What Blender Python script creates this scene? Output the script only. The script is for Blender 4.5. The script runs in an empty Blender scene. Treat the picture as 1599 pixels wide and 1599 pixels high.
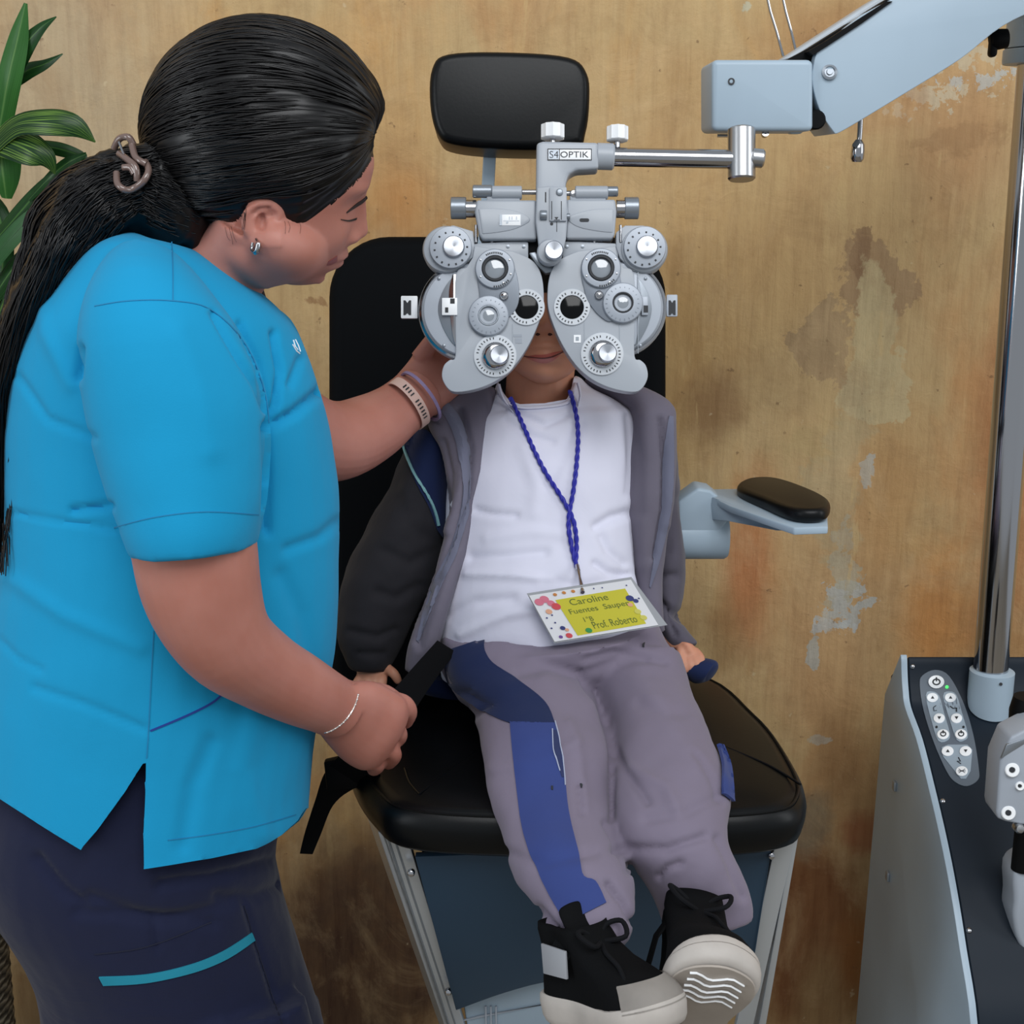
import bpy, bmesh, math, random
from mathutils import Vector, Matrix, noise
from mathutils.bvhtree import BVHTree
random.seed(7)
PI = math.pi
scene = bpy.context.scene
col = scene.collection
# ------------------------------------------------------------------ camera
H, PITCH, F, CX, CY = 1.62, math.radians(14), 2100.0, 799.5, 799.5
cd = bpy.data.cameras.new('camera'); cam = bpy.data.objects.new('camera', cd); col.objects.link(cam)
cam.location = (0, 0, H); cam.rotation_euler = (PI/2 - PITCH, 0, 0)
cd.sensor_width = 36; cd.lens = F/1599*36; cd.clip_start = .05
scene.camera = cam
# ------------------------------------------------------------------ light
world = bpy.data.worlds.new('world'); scene.world = world; world.use_nodes = True
bg = world.node_tree.nodes['Background']
bg.inputs[0].default_value = (.86, .93, 1, 1); bg.inputs[1].default_value = .46
def area(name, loc, target, sx, sy, power, color):
    l = bpy.data.lights.new(name, 'AREA'); l.shape = 'RECTANGLE'; l.size = sx; l.size_y = sy
    l.energy = power; l.color = color
    o = bpy.data.objects.new(name, l); col.objects.link(o); o.location = loc
    o.rotation_euler = (Vector(target)-Vector(loc)).to_track_quat('-Z', 'Y').to_euler()
    return o
area('daylight_opening', (.5, -1.3, 4.1), (.1, 1.8, .9), 2.8, 2.0, 106, (.97, .985, 1))
area('fill_left', (-2.9, -.6, 2.0), (0, 1.7, 1.0), 1.0, 2.0, 36, (.93, .97, 1))  # added fill lamp from the left, stands for no known opening
area('daylight_side', (3.2, .4, 2.3), (0.1, 1.9, .9), 1.0, 2.2, 26, (.95, .98, 1))
vs = scene.view_settings
vs.view_transform = 'Standard'; vs.look = 'None'; vs.gamma = 1; vs.use_curve_mapping = False; vs.exposure = 0.0
# ------------------------------------------------------------------ pixel -> place
RIGHT = Vector((1, 0, 0)); FWD = Vector((0, math.cos(PITCH), -math.sin(PITCH))); UP = Vector((0, math.sin(PITCH), math.cos(PITCH)))
EYE = Vector((0, 0, H))
def ray(px, py): return FWD + RIGHT*((px-CX)/F) + UP*((CY-py)/F)
def P(px, py, Y):
    r = ray(px, py); return EYE + r*(Y/r.y)
def D(px, py, d): return EYE + ray(px, py)*d
def proj(v):
    q = v - EYE; d = q.dot(FWD); return CX + q.x/d*F, CY - q.dot(UP)/d*F, d
# ------------------------------------------------------------------ materials
def lin(h):
    h = h.lstrip('#'); c = [int(h[i:i+2], 16)/255 for i in (0, 2, 4)]
    return tuple(x/12.92 if x <= .04045 else ((x+.055)/1.055)**2.4 for x in c) + (1,)
class N:
    def __init__(s, name):
        s.m = bpy.data.materials.new(name); s.m.use_nodes = True; s.t = s.m.node_tree
        s.b = s.t.nodes['Principled BSDF']; s.l = s.t.links
    def n(s, typ, ins={}, **kw):
        x = s.t.nodes.new(typ)
        for k, v in kw.items(): setattr(x, k, v)
        for k, v in ins.items(): s.set(x.inputs[k], v)
        return x
    def set(s, sock, v):
        if isinstance(v, bpy.types.NodeSocket): s.l.new(v, sock)
        else: sock.default_value = v
    def obj(s): return s.n('ShaderNodeTexCoord').outputs['Object']
    def mapped(s, scale, v=None): return s.n('ShaderNodeMapping', {0: v or s.obj(), 3: scale}).outputs[0]
    def noise(s, scale, v=None, detail=4, rough=.5, dist=0): return s.n('ShaderNodeTexNoise', {'Vector': v or s.obj(), 'Scale': scale, 'Detail': detail, 'Roughness': rough, 'Distortion': dist}).outputs[0]
    def ramp(s, fac, stops):
        r = s.n('ShaderNodeValToRGB', {0: fac}); e = r.color_ramp.elements
        while len(e) < len(stops): e.new(.5)
        for i, (p, c) in enumerate(stops):
            e[i].position = p; e[i].color = lin(c) if isinstance(c, str) else (c, c, c, 1)
        return r.outputs[0]
    def mix(s, f, a, b, typ='MIX'):
        x = s.n('ShaderNodeMix', data_type='RGBA', blend_type=typ)
        s.set(x.inputs[0], f); s.set(x.inputs[6], a); s.set(x.inputs[7], b); return x.outputs[2]
    def math(s, op, a, b=0.0, c=0.0):
        x = s.n('ShaderNodeMath', operation=op); s.set(x.inputs[0], a); s.set(x.inputs[1], b); s.set(x.inputs[2], c); return x.outputs[0]
    def bump(s, h, strength=.3, dist=.001):
        b = s.n('ShaderNodeBump', {'Height': h, 'Strength': strength, 'Distance': dist}); s.set(s.b.inputs['Normal'], b.outputs[0]); return b
def mat(name, c, rough=.5, metal=0, spec=.5, bump=None, vary=0, coat=0, sheen=0, sss=0):
    n = N(name); b = n.b
    base = lin(c)
    if vary:
        f = n.ramp(n.noise(vary if vary > 1 else 9), [(.3, 0.), (.7, 1.)])
        k = .88
        n.set(b.inputs['Base Color'], n.mix(f, (base[0]*k, base[1]*k, base[2]*k, 1), base))
    else: b.inputs['Base Color'].default_value = base
    b.inputs['Roughness'].default_value = rough; b.inputs['Metallic'].default_value = metal
    b.inputs['Specular IOR Level'].default_value = spec; b.inputs['Coat Weight'].default_value = coat
    b.inputs['Sheen Weight'].default_value = sheen
    if sss: b.inputs['Subsurface Weight'].default_value = sss; b.inputs['Subsurface Scale'].default_value = .006
    if bump: n.bump(n.noise(bump[0], detail=3), bump[1], bump[2])
    return n.m
def weave(name, c, rough=.85, scale=900, strength=.25, sheen=.15, wrinkle=.5, spec=.25, wscale=(9, 9, 5)):
    n = N(name); b = n.b; c = lin(c)
    f = n.noise(5, detail=3)
    n.set(b.inputs['Base Color'], n.mix(n.ramp(f, [(.3, 0.), (.7, 1.)]), (c[0]*.92, c[1]*.92, c[2]*.92, 1), c))
    b.inputs['Roughness'].default_value = rough; b.inputs['Sheen Weight'].default_value = sheen; b.inputs['Specular IOR Level'].default_value = spec
    w = n.noise(1, n.mapped(wscale), 4, .55, .6)
    b1 = n.n('ShaderNodeBump', {'Height': w, 'Strength': wrinkle, 'Distance': .006})
    b2 = n.n('ShaderNodeBump', {'Height': n.noise(scale, detail=1), 'Strength': strength, 'Distance': .0004, 'Normal': b1.outputs[0]})
    n.set(b.inputs['Normal'], b2.outputs[0])
    return n.m
# ------------------------------------------------------------------ objects
WM = {}
def setp(o, label=None, cat=None, group=None, kind=None):
    if label: o['label'] = label
    if cat: o['category'] = cat
    if group: o['group'] = group
    if kind: o['kind'] = kind
    return o
def empty(name, loc, label, cat, group=None):
    o = bpy.data.objects.new(name, None); col.objects.link(o); o.location = loc; o.empty_display_size = .05
    WM[o.name] = Matrix.Translation(loc); return setp(o, label, cat, group)
def link(name, me, m=None, parent=None, label=None, smooth=40):
    me.name = name; o = bpy.data.objects.new(name, me); col.objects.link(o)
    if m is not None:
        me.materials.clear(); me.materials.append(m)
    if smooth is not None:
        for p in me.polygons: p.use_smooth = True
        if smooth < 180: me.set_sharp_from_angle(angle=math.radians(smooth))
    if parent is not None:
        o.parent = parent
        if parent.name in WM: o.matrix_parent_inverse = WM[parent.name].inverted()
    if label: o['label'] = label
    return o
def obj(name, bm, m, parent=None, label=None, smooth=40, recalc=True):
    if recalc: bmesh.ops.recalc_face_normals(bm, faces=bm.faces)
    me = bpy.data.meshes.new(name); bm.to_mesh(me); bm.free()
    return link(name, me, m, parent, label, smooth)
def BM(): return bmesh.new()
# ------------------------------------------------------------------ shapes (all in world metres unless a matrix is given)
def ring_faces(bm, rings, cap=True, closed=True):
    n = len(rings[0])
    for a, b in zip(rings, rings[1:]):
        for i in range(n if closed else n-1):
            j = (i+1) % n
            bm.faces.new((a[i], a[j], b[j], b[i]))
    if cap:
        bm.faces.new(rings[0][::-1]); bm.faces.new(rings[-1])
def spl(pts, n):
    """Catmull-Rom through tuples of numbers, n samples per span"""
    out = []; m = len(pts)
    for i in range(m-1):
        a, b, c, d = pts[max(i-1, 0)], pts[i], pts[i+1], pts[min(i+2, m-1)]
        for k in range(n):
            t = k/n
            out.append(tuple(.5*((2*q)+(-p+r)*t+(2*p-5*q+4*r-s)*t*t+(-p+3*q-3*r+s)*t**3) for p, q, r, s in zip(a, b, c, d)))
    out.append(tuple(pts[-1])); return out
def spc(pts, n):
    """closed version"""
    out = []; m = len(pts)
    for i in range(m):
        a, b, c, d = pts[i-1], pts[i], pts[(i+1) % m], pts[(i+2) % m]
        for k in range(n):
            t = k/n
            out.append(tuple(.5*((2*q)+(-p+r)*t+(2*p-5*q+4*r-s)*t*t+(-p+3*q-3*r+s)*t**3) for p, q, r, s in zip(a, b, c, d)))
    return out
def tube(bm, pts, r, n=10, cap=True, flat=1.0, updir=None):
    """pts: Vectors; r: number or list; flat squeezes along the transported normal"""
    pts = [Vector(p) for p in pts]; m = len(pts)
    rs = r if isinstance(r, (list, tuple)) else [r]*m
    t0 = (pts[1]-pts[0]).normalized()
    nrm = Vector(updir) if updir else (Vector((0, 0, 1)) if abs(t0.z) < .9 else Vector((1, 0, 0)))
    nrm = (nrm - t0*nrm.dot(t0)).normalized(); rings = []
    for i in range(m):
        t = (pts[min(i+1, m-1)]-pts[max(i-1, 0)])
        if t.length < 1e-9: t = t0
        t.normalize(); nrm = (nrm - t*nrm.dot(t)).normalized(); b = t.cross(nrm)
        rings.append([bm.verts.new(pts[i] + (nrm*math.cos(2*PI*k/n)*flat + b*math.sin(2*PI*k/n))*rs[i]) for k in range(n)])
    ring_faces(bm, rings, cap); return bm
def ptube(bm, rows, n=12, sub=5, **kw):
    """rows (px,py,Y,r_px): smooth tube through places seen at those pixels"""
    s = spl(rows, sub); pts = [P(a, b, c) for a, b, c, _ in s]
    rs = [q[3]*proj(p)[2]/F for q, p in zip(s, pts)]
    return tube(bm, pts, rs, n, **kw)
def limb(bm, rows, n=32, sub=4, sq=2.0, endround=0):
    """rows (xL,yL,xR,yR,Y,half_thickness_m): closed loft whose outline passes those pixels"""
    s = spl(rows, sub); C = []; A = []
    for xl, yl, xr, yr, Y, th in s:
        l, r = P(xl, yl, Y), P(xr, yr, Y); C.append((l+r)/2); A.append((r-l)/2)
    rings = []; m = len(s)
    for i in range(m):
        t = (C[min(i+1, m-1)]-C[max(i-1, 0)]).normalized()
        b = A[i].cross(t)
        if b.dot(FWD) < 0: b = -b
        b = (b.normalized()*.5+FWD*.5).normalized()
        ring = []
        for k in range(n):
            a = 2*PI*k/n; ca, sa = math.cos(a), math.sin(a)
            if sq != 2: ca = math.copysign(abs(ca)**(2/sq), ca); sa = math.copysign(abs(sa)**(2/sq), sa)
            ring.append(bm.verts.new(C[i] + A[i]*ca + b*(s[i][5]*sa)))
        rings.append(ring)
    ring_faces(bm, rings, True); return bm
def ellipsoid(bm, c, axes, nu=24, nv=16):
    r = bmesh.ops.create_uvsphere(bm, u_segments=nu, v_segments=nv, radius=1)
    M = Matrix(((axes[0].x, axes[1].x, axes[2].x, c.x), (axes[0].y, axes[1].y, axes[2].y, c.y), (axes[0].z, axes[1].z, axes[2].z, c.z), (0, 0, 0, 1)))
    bmesh.ops.transform(bm, matrix=M, verts=r['verts']); return bm
def lathe(bm, o, axis, prof, n=32, cap=True, ref=None):
    """prof: (radius, height along axis)"""
    o = Vector(o); a = Vector(axis).normalized()
    u = Vector(ref) if ref is not None else (Vector((0, 0, 1)) if abs(a.z) < .9 else Vector((1, 0, 0)))
    u = (u-a*u.dot(a)).normalized(); v = a.cross(u)
    rings = [[bm.verts.new(o + a*h + (u*math.cos(2*PI*k/n)+v*math.sin(2*PI*k/n))*r) for k in range(n)] for r, h in prof]
    ring_faces(bm, rings, cap); return bm
def prism(bm, pts, off, bevel=0, seg=2, ang=30):
    """pts: world Vectors in order; off: Vector to the other cap"""
    b = bmesh.new()
    v0 = [b.verts.new(p) for p in pts]; v1 = [b.verts.new(p+off) for p in pts]
    ring_faces(b, [v0, v1], True); bmesh.ops.recalc_face_normals(b, faces=b.faces)
    if bevel:
        e = [x for x in b.edges if len(x.link_faces) == 2 and x.calc_face_angle(0) > math.radians(ang)]
        bmesh.ops.bevel(b, geom=e, offset=bevel, segments=seg, profile=.5, affect='EDGES', clamp_overlap=True)
    me = bpy.data.meshes.new('t'); b.to_mesh(me); b.free(); bm.from_mesh(me); bpy.data.meshes.remove(me); return bm
def box(bm, c, sx, sy, sz, M=None, bevel=0, seg=2):
    """centre c, full sizes, M 3x3 axes"""
    M = M or Matrix.Identity(3)
    q = [Vector((x, y, -sz/2)) for x, y in ((-sx/2, -sy/2), (sx/2, -sy/2), (sx/2, sy/2), (-sx/2, sy/2))]
    return prism(bm, [Vector(c)+M@p for p in q], M@Vector((0, 0, sz)), bevel, seg)
def fuse(name, bm, voxel, it=3, fac=.5):
    """joins overlapping closed shapes into one continuous skin"""
    bmesh.ops.recalc_face_normals(bm, faces=bm.faces)
    me = bpy.data.meshes.new('tmp'); bm.to_mesh(me); bm.free()
    o = bpy.data.objects.new('tmp', me); col.objects.link(o)
    r = o.modifiers.new('r', 'REMESH'); r.mode = 'VOXEL'; r.voxel_size = voxel
    if it: s = o.modifiers.new('s', 'SMOOTH'); s.factor = fac; s.iterations = it
    dg = bpy.context.evaluated_depsgraph_get(); dg.update()
    out = bpy.data.meshes.new_from_object(o.evaluated_get(dg)); out.name = name
    bpy.data.objects.remove(o); bpy.data.meshes.remove(me); return out
def bvh(me): return BVHTree.FromPolygons([v.co.copy() for v in me.vertices], [tuple(p.vertices) for p in me.polygons])
def segd(px, py, line):
    best = 1e9
    for (x0, y0), (x1, y1) in zip(line, line[1:]):
        dx, dy = x1-x0, y1-y0; t = max(0, min(1, ((px-x0)*dx+(py-y0)*dy)/(dx*dx+dy*dy+1e-9)))
        best = min(best, math.hypot(px-x0-dx*t, py-y0-dy*t))
    return best
def sculpt(me, creases=(), amp=0, sc=8.0, stretch=(1, 1, 1), facing=-.15):
    """creases (polyline_px, width_px, depth_m): folds pressed into the cloth that faces the room; amp: soft all-over folds"""
    me.update(); nr = [v.normal.copy() for v in me.vertices]
    C = []
    for line, w, dp in creases:
        xs = [p[0] for p in line]; ys = [p[1] for p in line]
        C.append((line, w, dp, min(xs)-3*w, max(xs)+3*w, min(ys)-3*w, max(ys)+3*w))
    for v, n in zip(me.vertices, nr):
        px, py, d = proj(v.co); h = 0
        if n.dot(FWD) < -facing:
            for line, w, dp, x0, x1, y0, y1 in C:
                if x0 < px < x1 and y0 < py < y1:
                    q = segd(px, py, line)/w
                    if q < 3: h -= dp*math.exp(-q*q)
        if amp:
            c = Vector((v.co.x*stretch[0], v.co.y*stretch[1], v.co.z*stretch[2]))*sc
            h += amp*noise.fractal(c, 1.0, 2.0, 3)
        if h: v.co += n*h
    me.update(); return me
def drape(bm, tree, left, right, n=8, m=20, off=.001, th=.001, closed=False):
    """strip of cloth or paint lying on a surface between two pixel polylines"""
    L = res(left, m); R = res(right, m); top = []; bot = []; hits = {}
    for i, ((a, b), (c, d)) in enumerate(zip(L, R)):
        for k in range(n):
            t = k/(n-1); r = ray(a+(c-a)*t, b+(d-b)*t).normalized(); h = tree.ray_cast(EYE, r)
            if h[0] is not None: hits[i, k] = (h[0], h[1] if h[1].dot(r) < 0 else -h[1])
    for i, ((a, b), (c, d)) in enumerate(zip(L, R)):
        rt = []; rb = []
        for k in range(n):
            t = k/(n-1); r = ray(a+(c-a)*t, b+(d-b)*t).normalized()
            if (i, k) in hits: q, nn = hits[i, k]
            else:
                j = min(hits, key=lambda q_: (q_[0]-i)**2+(q_[1]-k)**2); p_, nn = hits[j]
                q = EYE + r*((p_-EYE).dot(FWD)/r.dot(FWD))
            rt.append(bm.verts.new(q+nn*(off+th))); rb.append(bm.verts.new(q+nn*(off-.0005)))
        top.append(rt); bot.append(rb)
    for g, s in ((top, 1), (bot, -1)):
        for a, b in zip(g, g[1:]):
            for k in range(n-1):
                f = (a[k], a[k+1], b[k+1], b[k]); bm.faces.new(f if s > 0 else f[::-1])
    loop = [(i, 0) for i in range(m)] + [(m-1, k) for k in range(1, n)] + [(i, n-1) for i in range(m-2, -1, -1)] + [(0, k) for k in range(n-2, 0, -1)]
    for (i, j), (p, q) in zip(loop, loop[1:]+loop[:1]):
        bm.faces.new((top[i][j], bot[i][j], bot[p][q], top[p][q]))
    return bm
def res(line, m):
    s = [0]
    for a, b in zip(line, line[1:]): s.append(s[-1]+math.hypot(b[0]-a[0], b[1]-a[1]))
    out = []; k = 0
    for i in range(m):
        t = s[-1]*i/(m-1)
        while k < len(line)-2 and s[k+1] < t: k += 1
        u = (t-s[k])/max(s[k+1]-s[k], 1e-9)
        out.append(tuple(p+(q-p)*u for p, q in zip(line[k], line[k+1])))
    return out
def text_bm(s, size=1.0, thick=.05, fit=None):
    """lettering as a 2D-ish mesh in its own x,y plane, centred; fit=(w,h) scales to a box"""
    cu = bpy.data.curves.new('txt', 'FONT'); cu.body = s; cu.size = size; cu.extrude = thick/2; cu.align_x = 'CENTER'; cu.align_y = 'CENTER'; cu.resolution_u = 3
    o = bpy.data.objects.new('txt', cu); col.objects.link(o); dg = bpy.context.evaluated_depsgraph_get(); dg.update()
    me = bpy.data.meshes.new_from_object(o.evaluated_get(dg)); bm = bmesh.new(); bm.from_mesh(me)
    bpy.data.objects.remove(o); bpy.data.meshes.remove(me); bpy.data.curves.remove(cu)
    if fit:
        xs = [v.co.x for v in bm.verts]; ys = [v.co.y for v in bm.verts]
        cx, cy = (max(xs)+min(xs))/2, (max(ys)+min(ys))/2; sx, sy = fit[0]/(max(xs)-min(xs)), fit[1]/(max(ys)-min(ys))
        for v in bm.verts: v.co.x = (v.co.x-cx)*sx; v.co.y = (v.co.y-cy)*sy
    return bm
def addbm(bm, b, M=None):
    if M is not None: bmesh.ops.transform(b, matrix=M, verts=b.verts)
    me = bpy.data.meshes.new('t'); b.to_mesh(me); b.free(); bm.from_mesh(me); bpy.data.meshes.remove(me)
CAM3 = Matrix((RIGHT, UP, -FWD)).transposed()
class Plane:
    """a plane square to the line of sight of the instrument at depth d; q(px,py,w) is the place w metres nearer than it"""
    def __init__(s, d): s.d = d
    def q(s, px, py, w=0): return D(px, py, s.d-w)
    def k(s, w=0): return (s.d-w)/F
    def poly(s, bm, pts, w0, w1, bevel=0, seg=2, ang=30):
        return prism(bm, [s.q(x, y, w1) for x, y in pts], FWD*(w1-w0), bevel, seg, ang)
    def rect(s, bm, x0, y0, x1, y1, w0, w1, bevel=0, r=0, seg=2):
        return s.poly(bm, rrect(x0, y0, x1, y1, r) if r else [(x0, y0), (x1, y0), (x1, y1), (x0, y1)], w0, w1, bevel, seg)
    def disc(s, bm, x, y, prof, n=40, w=0, sx=1):
        """prof (radius_px, w)"""
        k = s.k(w); return lathe(bm, s.q(x, y, w), -FWD, [(r*k, h-w) for r, h in prof], n, ref=UP)
    def cyl(s, bm, x0, y0, x1, y1, r, w, n=24, bev=.0006):
        a, b = s.q(x0, y0, w), s.q(x1, y1, w); L = (b-a).length; R = r*s.k(w)
        return lathe(bm, a, b-a, [(R-bev, 0), (R, bev), (R, L-bev), (R-bev, L)], n)
def rrect(x0, y0, x1, y1, r, n=5):
    o = []
    for cx, cy, a0 in ((x1-r, y0+r, -90), (x1-r, y1-r, 0), (x0+r, y1-r, 90), (x0+r, y0+r, 180)):
        for k in range(n+1):
            a = math.radians(a0+90*k/n); o.append((cx+r*math.cos(a), cy+r*math.sin(a)))
    return o
def circ(cx, cy, r, n=32, ry=None): return [(cx+r*math.cos(2*PI*k/n), cy+(ry or r)*math.sin(2*PI*k/n)) for k in range(n)]
# ------------------------------------------------------------------ shared materials
M_black = mat('black_leatherette', '#07090b', .36, spec=.22, bump=(260, .12, .0006))
M_blackfab = mat('black_back_pad', '#05070a', .7, spec=.08, bump=(300, .1, .0005))
M_grey = mat('light_grey_enamel', '#a9b1bc', .38, spec=.5, vary=6)
M_bluegrey = mat('pale_blue_grey_enamel', '#a6b9c8', .42, spec=.5, vary=5)
M_white = mat('white_plastic', '#f4f6f8', .35)
M_chrome = mat('chrome', '#b4b4b7', .12, metal=1)
M_steel = mat('brushed_steel', '#b9babc', .3, metal=1)
M_alu = mat('aluminium_strip', '#c3c9cf', .35, metal=.6)
M_navypanel = mat('navy_black_panel', '#17212c', .5, spec=.22, vary=4)
M_bluepanel = mat('deep_blue_panel', '#283f53', .5, spec=.4, vary=4)
M_dark = mat('dark_rubber', '#07080a', .6, spec=.15)
M_ink = mat('dark_marking', '#23262b', .6)
M_satin = mat('satin_grey_metal', '#8b929a', .32, metal=.55)
M_dial = mat('dial_face', '#a3aab4', .38, metal=.15)
# ================================================================== setting
def wall_material():
    n = N('weathered_ochre_wall'); v = n.obj()
    sep = n.n('ShaderNodeSeparateXYZ', {0: v}); X, Z = sep.outputs[0], sep.outputs[2]
    warp = n.noise(2.2, v, 5, .6)
    streak = n.noise(1, n.mapped((3.4, 1, 1.5), v), 8, .64, 1.6)
    fine = n.noise(1, n.mapped((60, 1, 7), v), 6, .65, .4)
    patch = n.noise(1.9, v, 6, .58, .5)
    base = n.ramp(streak, [(.26, '#a87f50'), (.40, '#bd9766'), (.52, '#c3a172'), (.62, '#c79a61'), (.76, '#b08c66')])
    base = n.mix(n.ramp(patch, [(.42, 0.), (.62, .75)]), base, lin('#c0a678'))
    base = n.mix(n.ramp(n.noise(2.6, n.mapped((1.6, 1, .8), v), 5, .6, .8), [(.52, 0.), (.7, .55)]), base, lin('#be8450'))
    def blob(cx, cz, rx, rz, edge=.35, ns=1.1, nscale=3.5):
        dx = n.math('DIVIDE', n.math('SUBTRACT', X, cx), rx); dz = n.math('DIVIDE', n.math('SUBTRACT', Z, cz), rz)
        r = n.math('SQRT', n.math('ADD', n.math('MULTIPLY', dx, dx), n.math('MULTIPLY', dz, dz)))
        r = n.math('ADD', r, n.math('MULTIPLY', n.math('SUBTRACT', n.noise(nscale, v, 6, .65, .3), .5), ns*2))
        return n.n('ShaderNodeMapRange', {0: r, 1: 1.0, 2: 1.0-edge, 3: 0.0, 4: 1.0}, interpolation_type='SMOOTHSTEP').outputs[0]
    def at(px, py): p = P(px, py, 2.3); return p.x, p.z
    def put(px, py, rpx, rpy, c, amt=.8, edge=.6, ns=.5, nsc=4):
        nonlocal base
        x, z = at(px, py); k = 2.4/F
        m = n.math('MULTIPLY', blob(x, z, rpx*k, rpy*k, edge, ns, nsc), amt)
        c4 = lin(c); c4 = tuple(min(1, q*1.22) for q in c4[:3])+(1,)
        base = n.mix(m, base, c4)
    put(90, 150, 330, 520, '#a5957a', .8, .9)
    put(620, 250, 120, 260, '#b9905c', .5, .9)
    put(1120, 430, 260, 200, '#bb9561', .6, .9)
    put(1060, 560, 70, 260, '#a4804c', .5, .7)
    put(1210, 320, 330, 250, '#b8996b', .6, .9)
    put(630, 330, 90, 130, '#b07a44', .8, .9)
    put(1110, 640, 60, 90, '#80603f', .75, .7, .8, 7)
    put(1170, 900, 60, 190, '#a8673f', .75, .8)
    put(1130, 1000, 40, 120, '#86613a', .5, .8)
    put(1460, 950, 90, 190, '#b87a3e', .75, .8)
    put(1380, 800, 110, 240, '#ac7f4d', .6, .8)
    put(1300, 960, 150, 330, '#af9068', .6, .8)
    put(1345, 1230, 130, 160, '#a57b50', .7, .8)
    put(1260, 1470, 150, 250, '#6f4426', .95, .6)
    put(1310, 1180, 60, 120, '#8f6a44', .7, .7)
    put(1370, 1500, 90, 180, '#96602f', .7, .7)
    put(1280, 1560, 60, 150, '#8c714c', .7, .7, .6, 5)
    put(1265, 1290, 55, 70, '#796c58', .8, .6, .7, 8)
    put(1350, 1300, 60, 60, '#8d4f31', .7, .6, .7, 8)
    put(560, 1500, 260, 320, '#4a3226', .97, .6)  # dark low paint, with the shade of chair and woman painted in
    put(40, 1480, 60, 260, '#7c664c', .6, .7)
    put(1300, 60, 170, 90, '#a17447', .6, .8)
    put(1500, 200, 130, 180, '#a77c55', .6, .8)
    put(1590, 700, 90, 500, '#a26c43', .8, .7)
    # peeled places and scraped plaster
    put(1370, 440, 62, 70, '#94795a', .85, .12, 2.2, 11)
    put(1300, 520, 46, 60, '#9a8160', .85, .12, 2.4, 14)
    put(1345, 395, 14, 30, '#84684c', .8, .12, 1.8, 18)
    put(1360, 520, 34, 90, '#b5a57e', .8, .2, 1.8, 9)
    put(1372, 610, 50, 48, '#b3a27c', .85, .10, 2.0, 10)
    put(1290, 690, 60, 40, '#a99266', .6, .3, 1.6, 10)
    put(1352, 732, 13, 22, '#a3a49e', .8, .15, 2.4, 26)
    put(1315, 790, 40, 160, '#a39574', .55, .4, 2.2, 8)
    put(1318, 950, 34, 30, '#a5a7a2', .9, .10, 3.2, 24)
    put(1300, 975, 26, 14, '#a9acaa', .9, .10, 2.6, 30)
    put(1316, 890, 22, 55, '#a09a86', .7, .2, 3.0, 20)
    put(1270, 1020, 9, 34, '#a3a39b', .85, .15, 2.4, 24)
    put(1285, 1155, 22, 9, '#a09c90', .7, .2, 2.4, 26)
    put(1532, 122, 40, 13, '#aaa9a2', .95, .12, 3.4, 30)
    put(1430, 152, 60, 14, '#b5a88f', .8, .12, 4.6, 44)
    put(1500, 85, 50, 16, '#b0a790', .7, .12, 4.2, 40)
    put(1500, 215, 80, 20, '#8f6d4a', .5, .4, 2.4, 12)
    put(1163, 12, 9, 7, '#b0b19c', .7, .3, 2.0, 30)
    put(485, 470, 26, 9, '#7a5231', .7, .5, 2.6, 26)
    put(1330, 150, 130, 60, '#a07149', .35, .5, .9, 8)
    # a joint in the render near the top right and the grain of the brushed paint
    fl = n.ramp(fine, [(.35, 0.), (.5, .5), (.72, 1.)])
    mott = n.noise(9, v, 7, .68, .5)
    base = n.mix(n.ramp(mott, [(.30, .34), (.52, 0.)]), base, lin('#8c6642'))
    base = n.mix(n.ramp(n.noise(6, n.mapped((1, 1, .7), v), 7, .7, .8), [(.50, 0.), (.70, .38)]), base, lin('#d3b487'))
    base = n.mix(.20, base, n.mix(fl, n.mix(1.0, base, lin('#8c6a48'), 'MULTIPLY'), n.mix(.25, base, lin('#f0cf94'))))
    scr = n.noise(1, n.mapped((34, 1, 5), v), 4, .6, .3)
    low = n.ramp(Z, [(0.0, 1.), (1.0, .0)])
    base = n.mix(n.math('MULTIPLY', n.ramp(scr, [(.63, 0.), (.68, .45)]), n.ramp(n.noise(2, v), [(.45, 0.), (.6, 1.)])), base, lin('#c9ab78'))
    speck = n.noise(48, v, 3, .6)
    base = n.mix(n.ramp(speck, [(.70, 0.), (.75, .6)]), base, lin('#6f5238'))
    base = n.mix(n.ramp(n.noise(31, v, 3, .6), [(.72, 0.), (.76, .5)]), base, lin('#cbb894'))
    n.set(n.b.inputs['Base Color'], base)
    n.b.inputs['Roughness'].default_value = .68; n.b.inputs['Specular IOR Level'].default_value = .3
    h = n.math('ADD', n.math('MULTIPLY', fine, .5), n.math('ADD', n.noise(14, v, 8, .65, .4), n.math('MULTIPLY', speck, .25)))
    n.bump(h, .5, .008)
    return n.m
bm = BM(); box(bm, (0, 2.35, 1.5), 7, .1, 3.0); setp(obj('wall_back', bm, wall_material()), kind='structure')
fl = N('concrete_floor'); fl.set(fl.b.inputs['Base Color'], fl.ramp(fl.noise(3, detail=8), [(.3, '#6e6558'), (.7, '#8c8373')])); fl.b.inputs['Roughness'].default_value = .7
fl.bump(fl.noise(40, detail=5), .3, .003)
bm = BM(); box(bm, (0, .2, -.05), 7, 4.4, .1); setp(obj('floor', bm, fl.m), kind='structure')

# ================================================================== examination chair
ZS = .915
chair = empty('examination_chair', (.06, 1.62, 0), 'black padded reclining eye examination chair carrying the seated child', 'chair')
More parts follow.
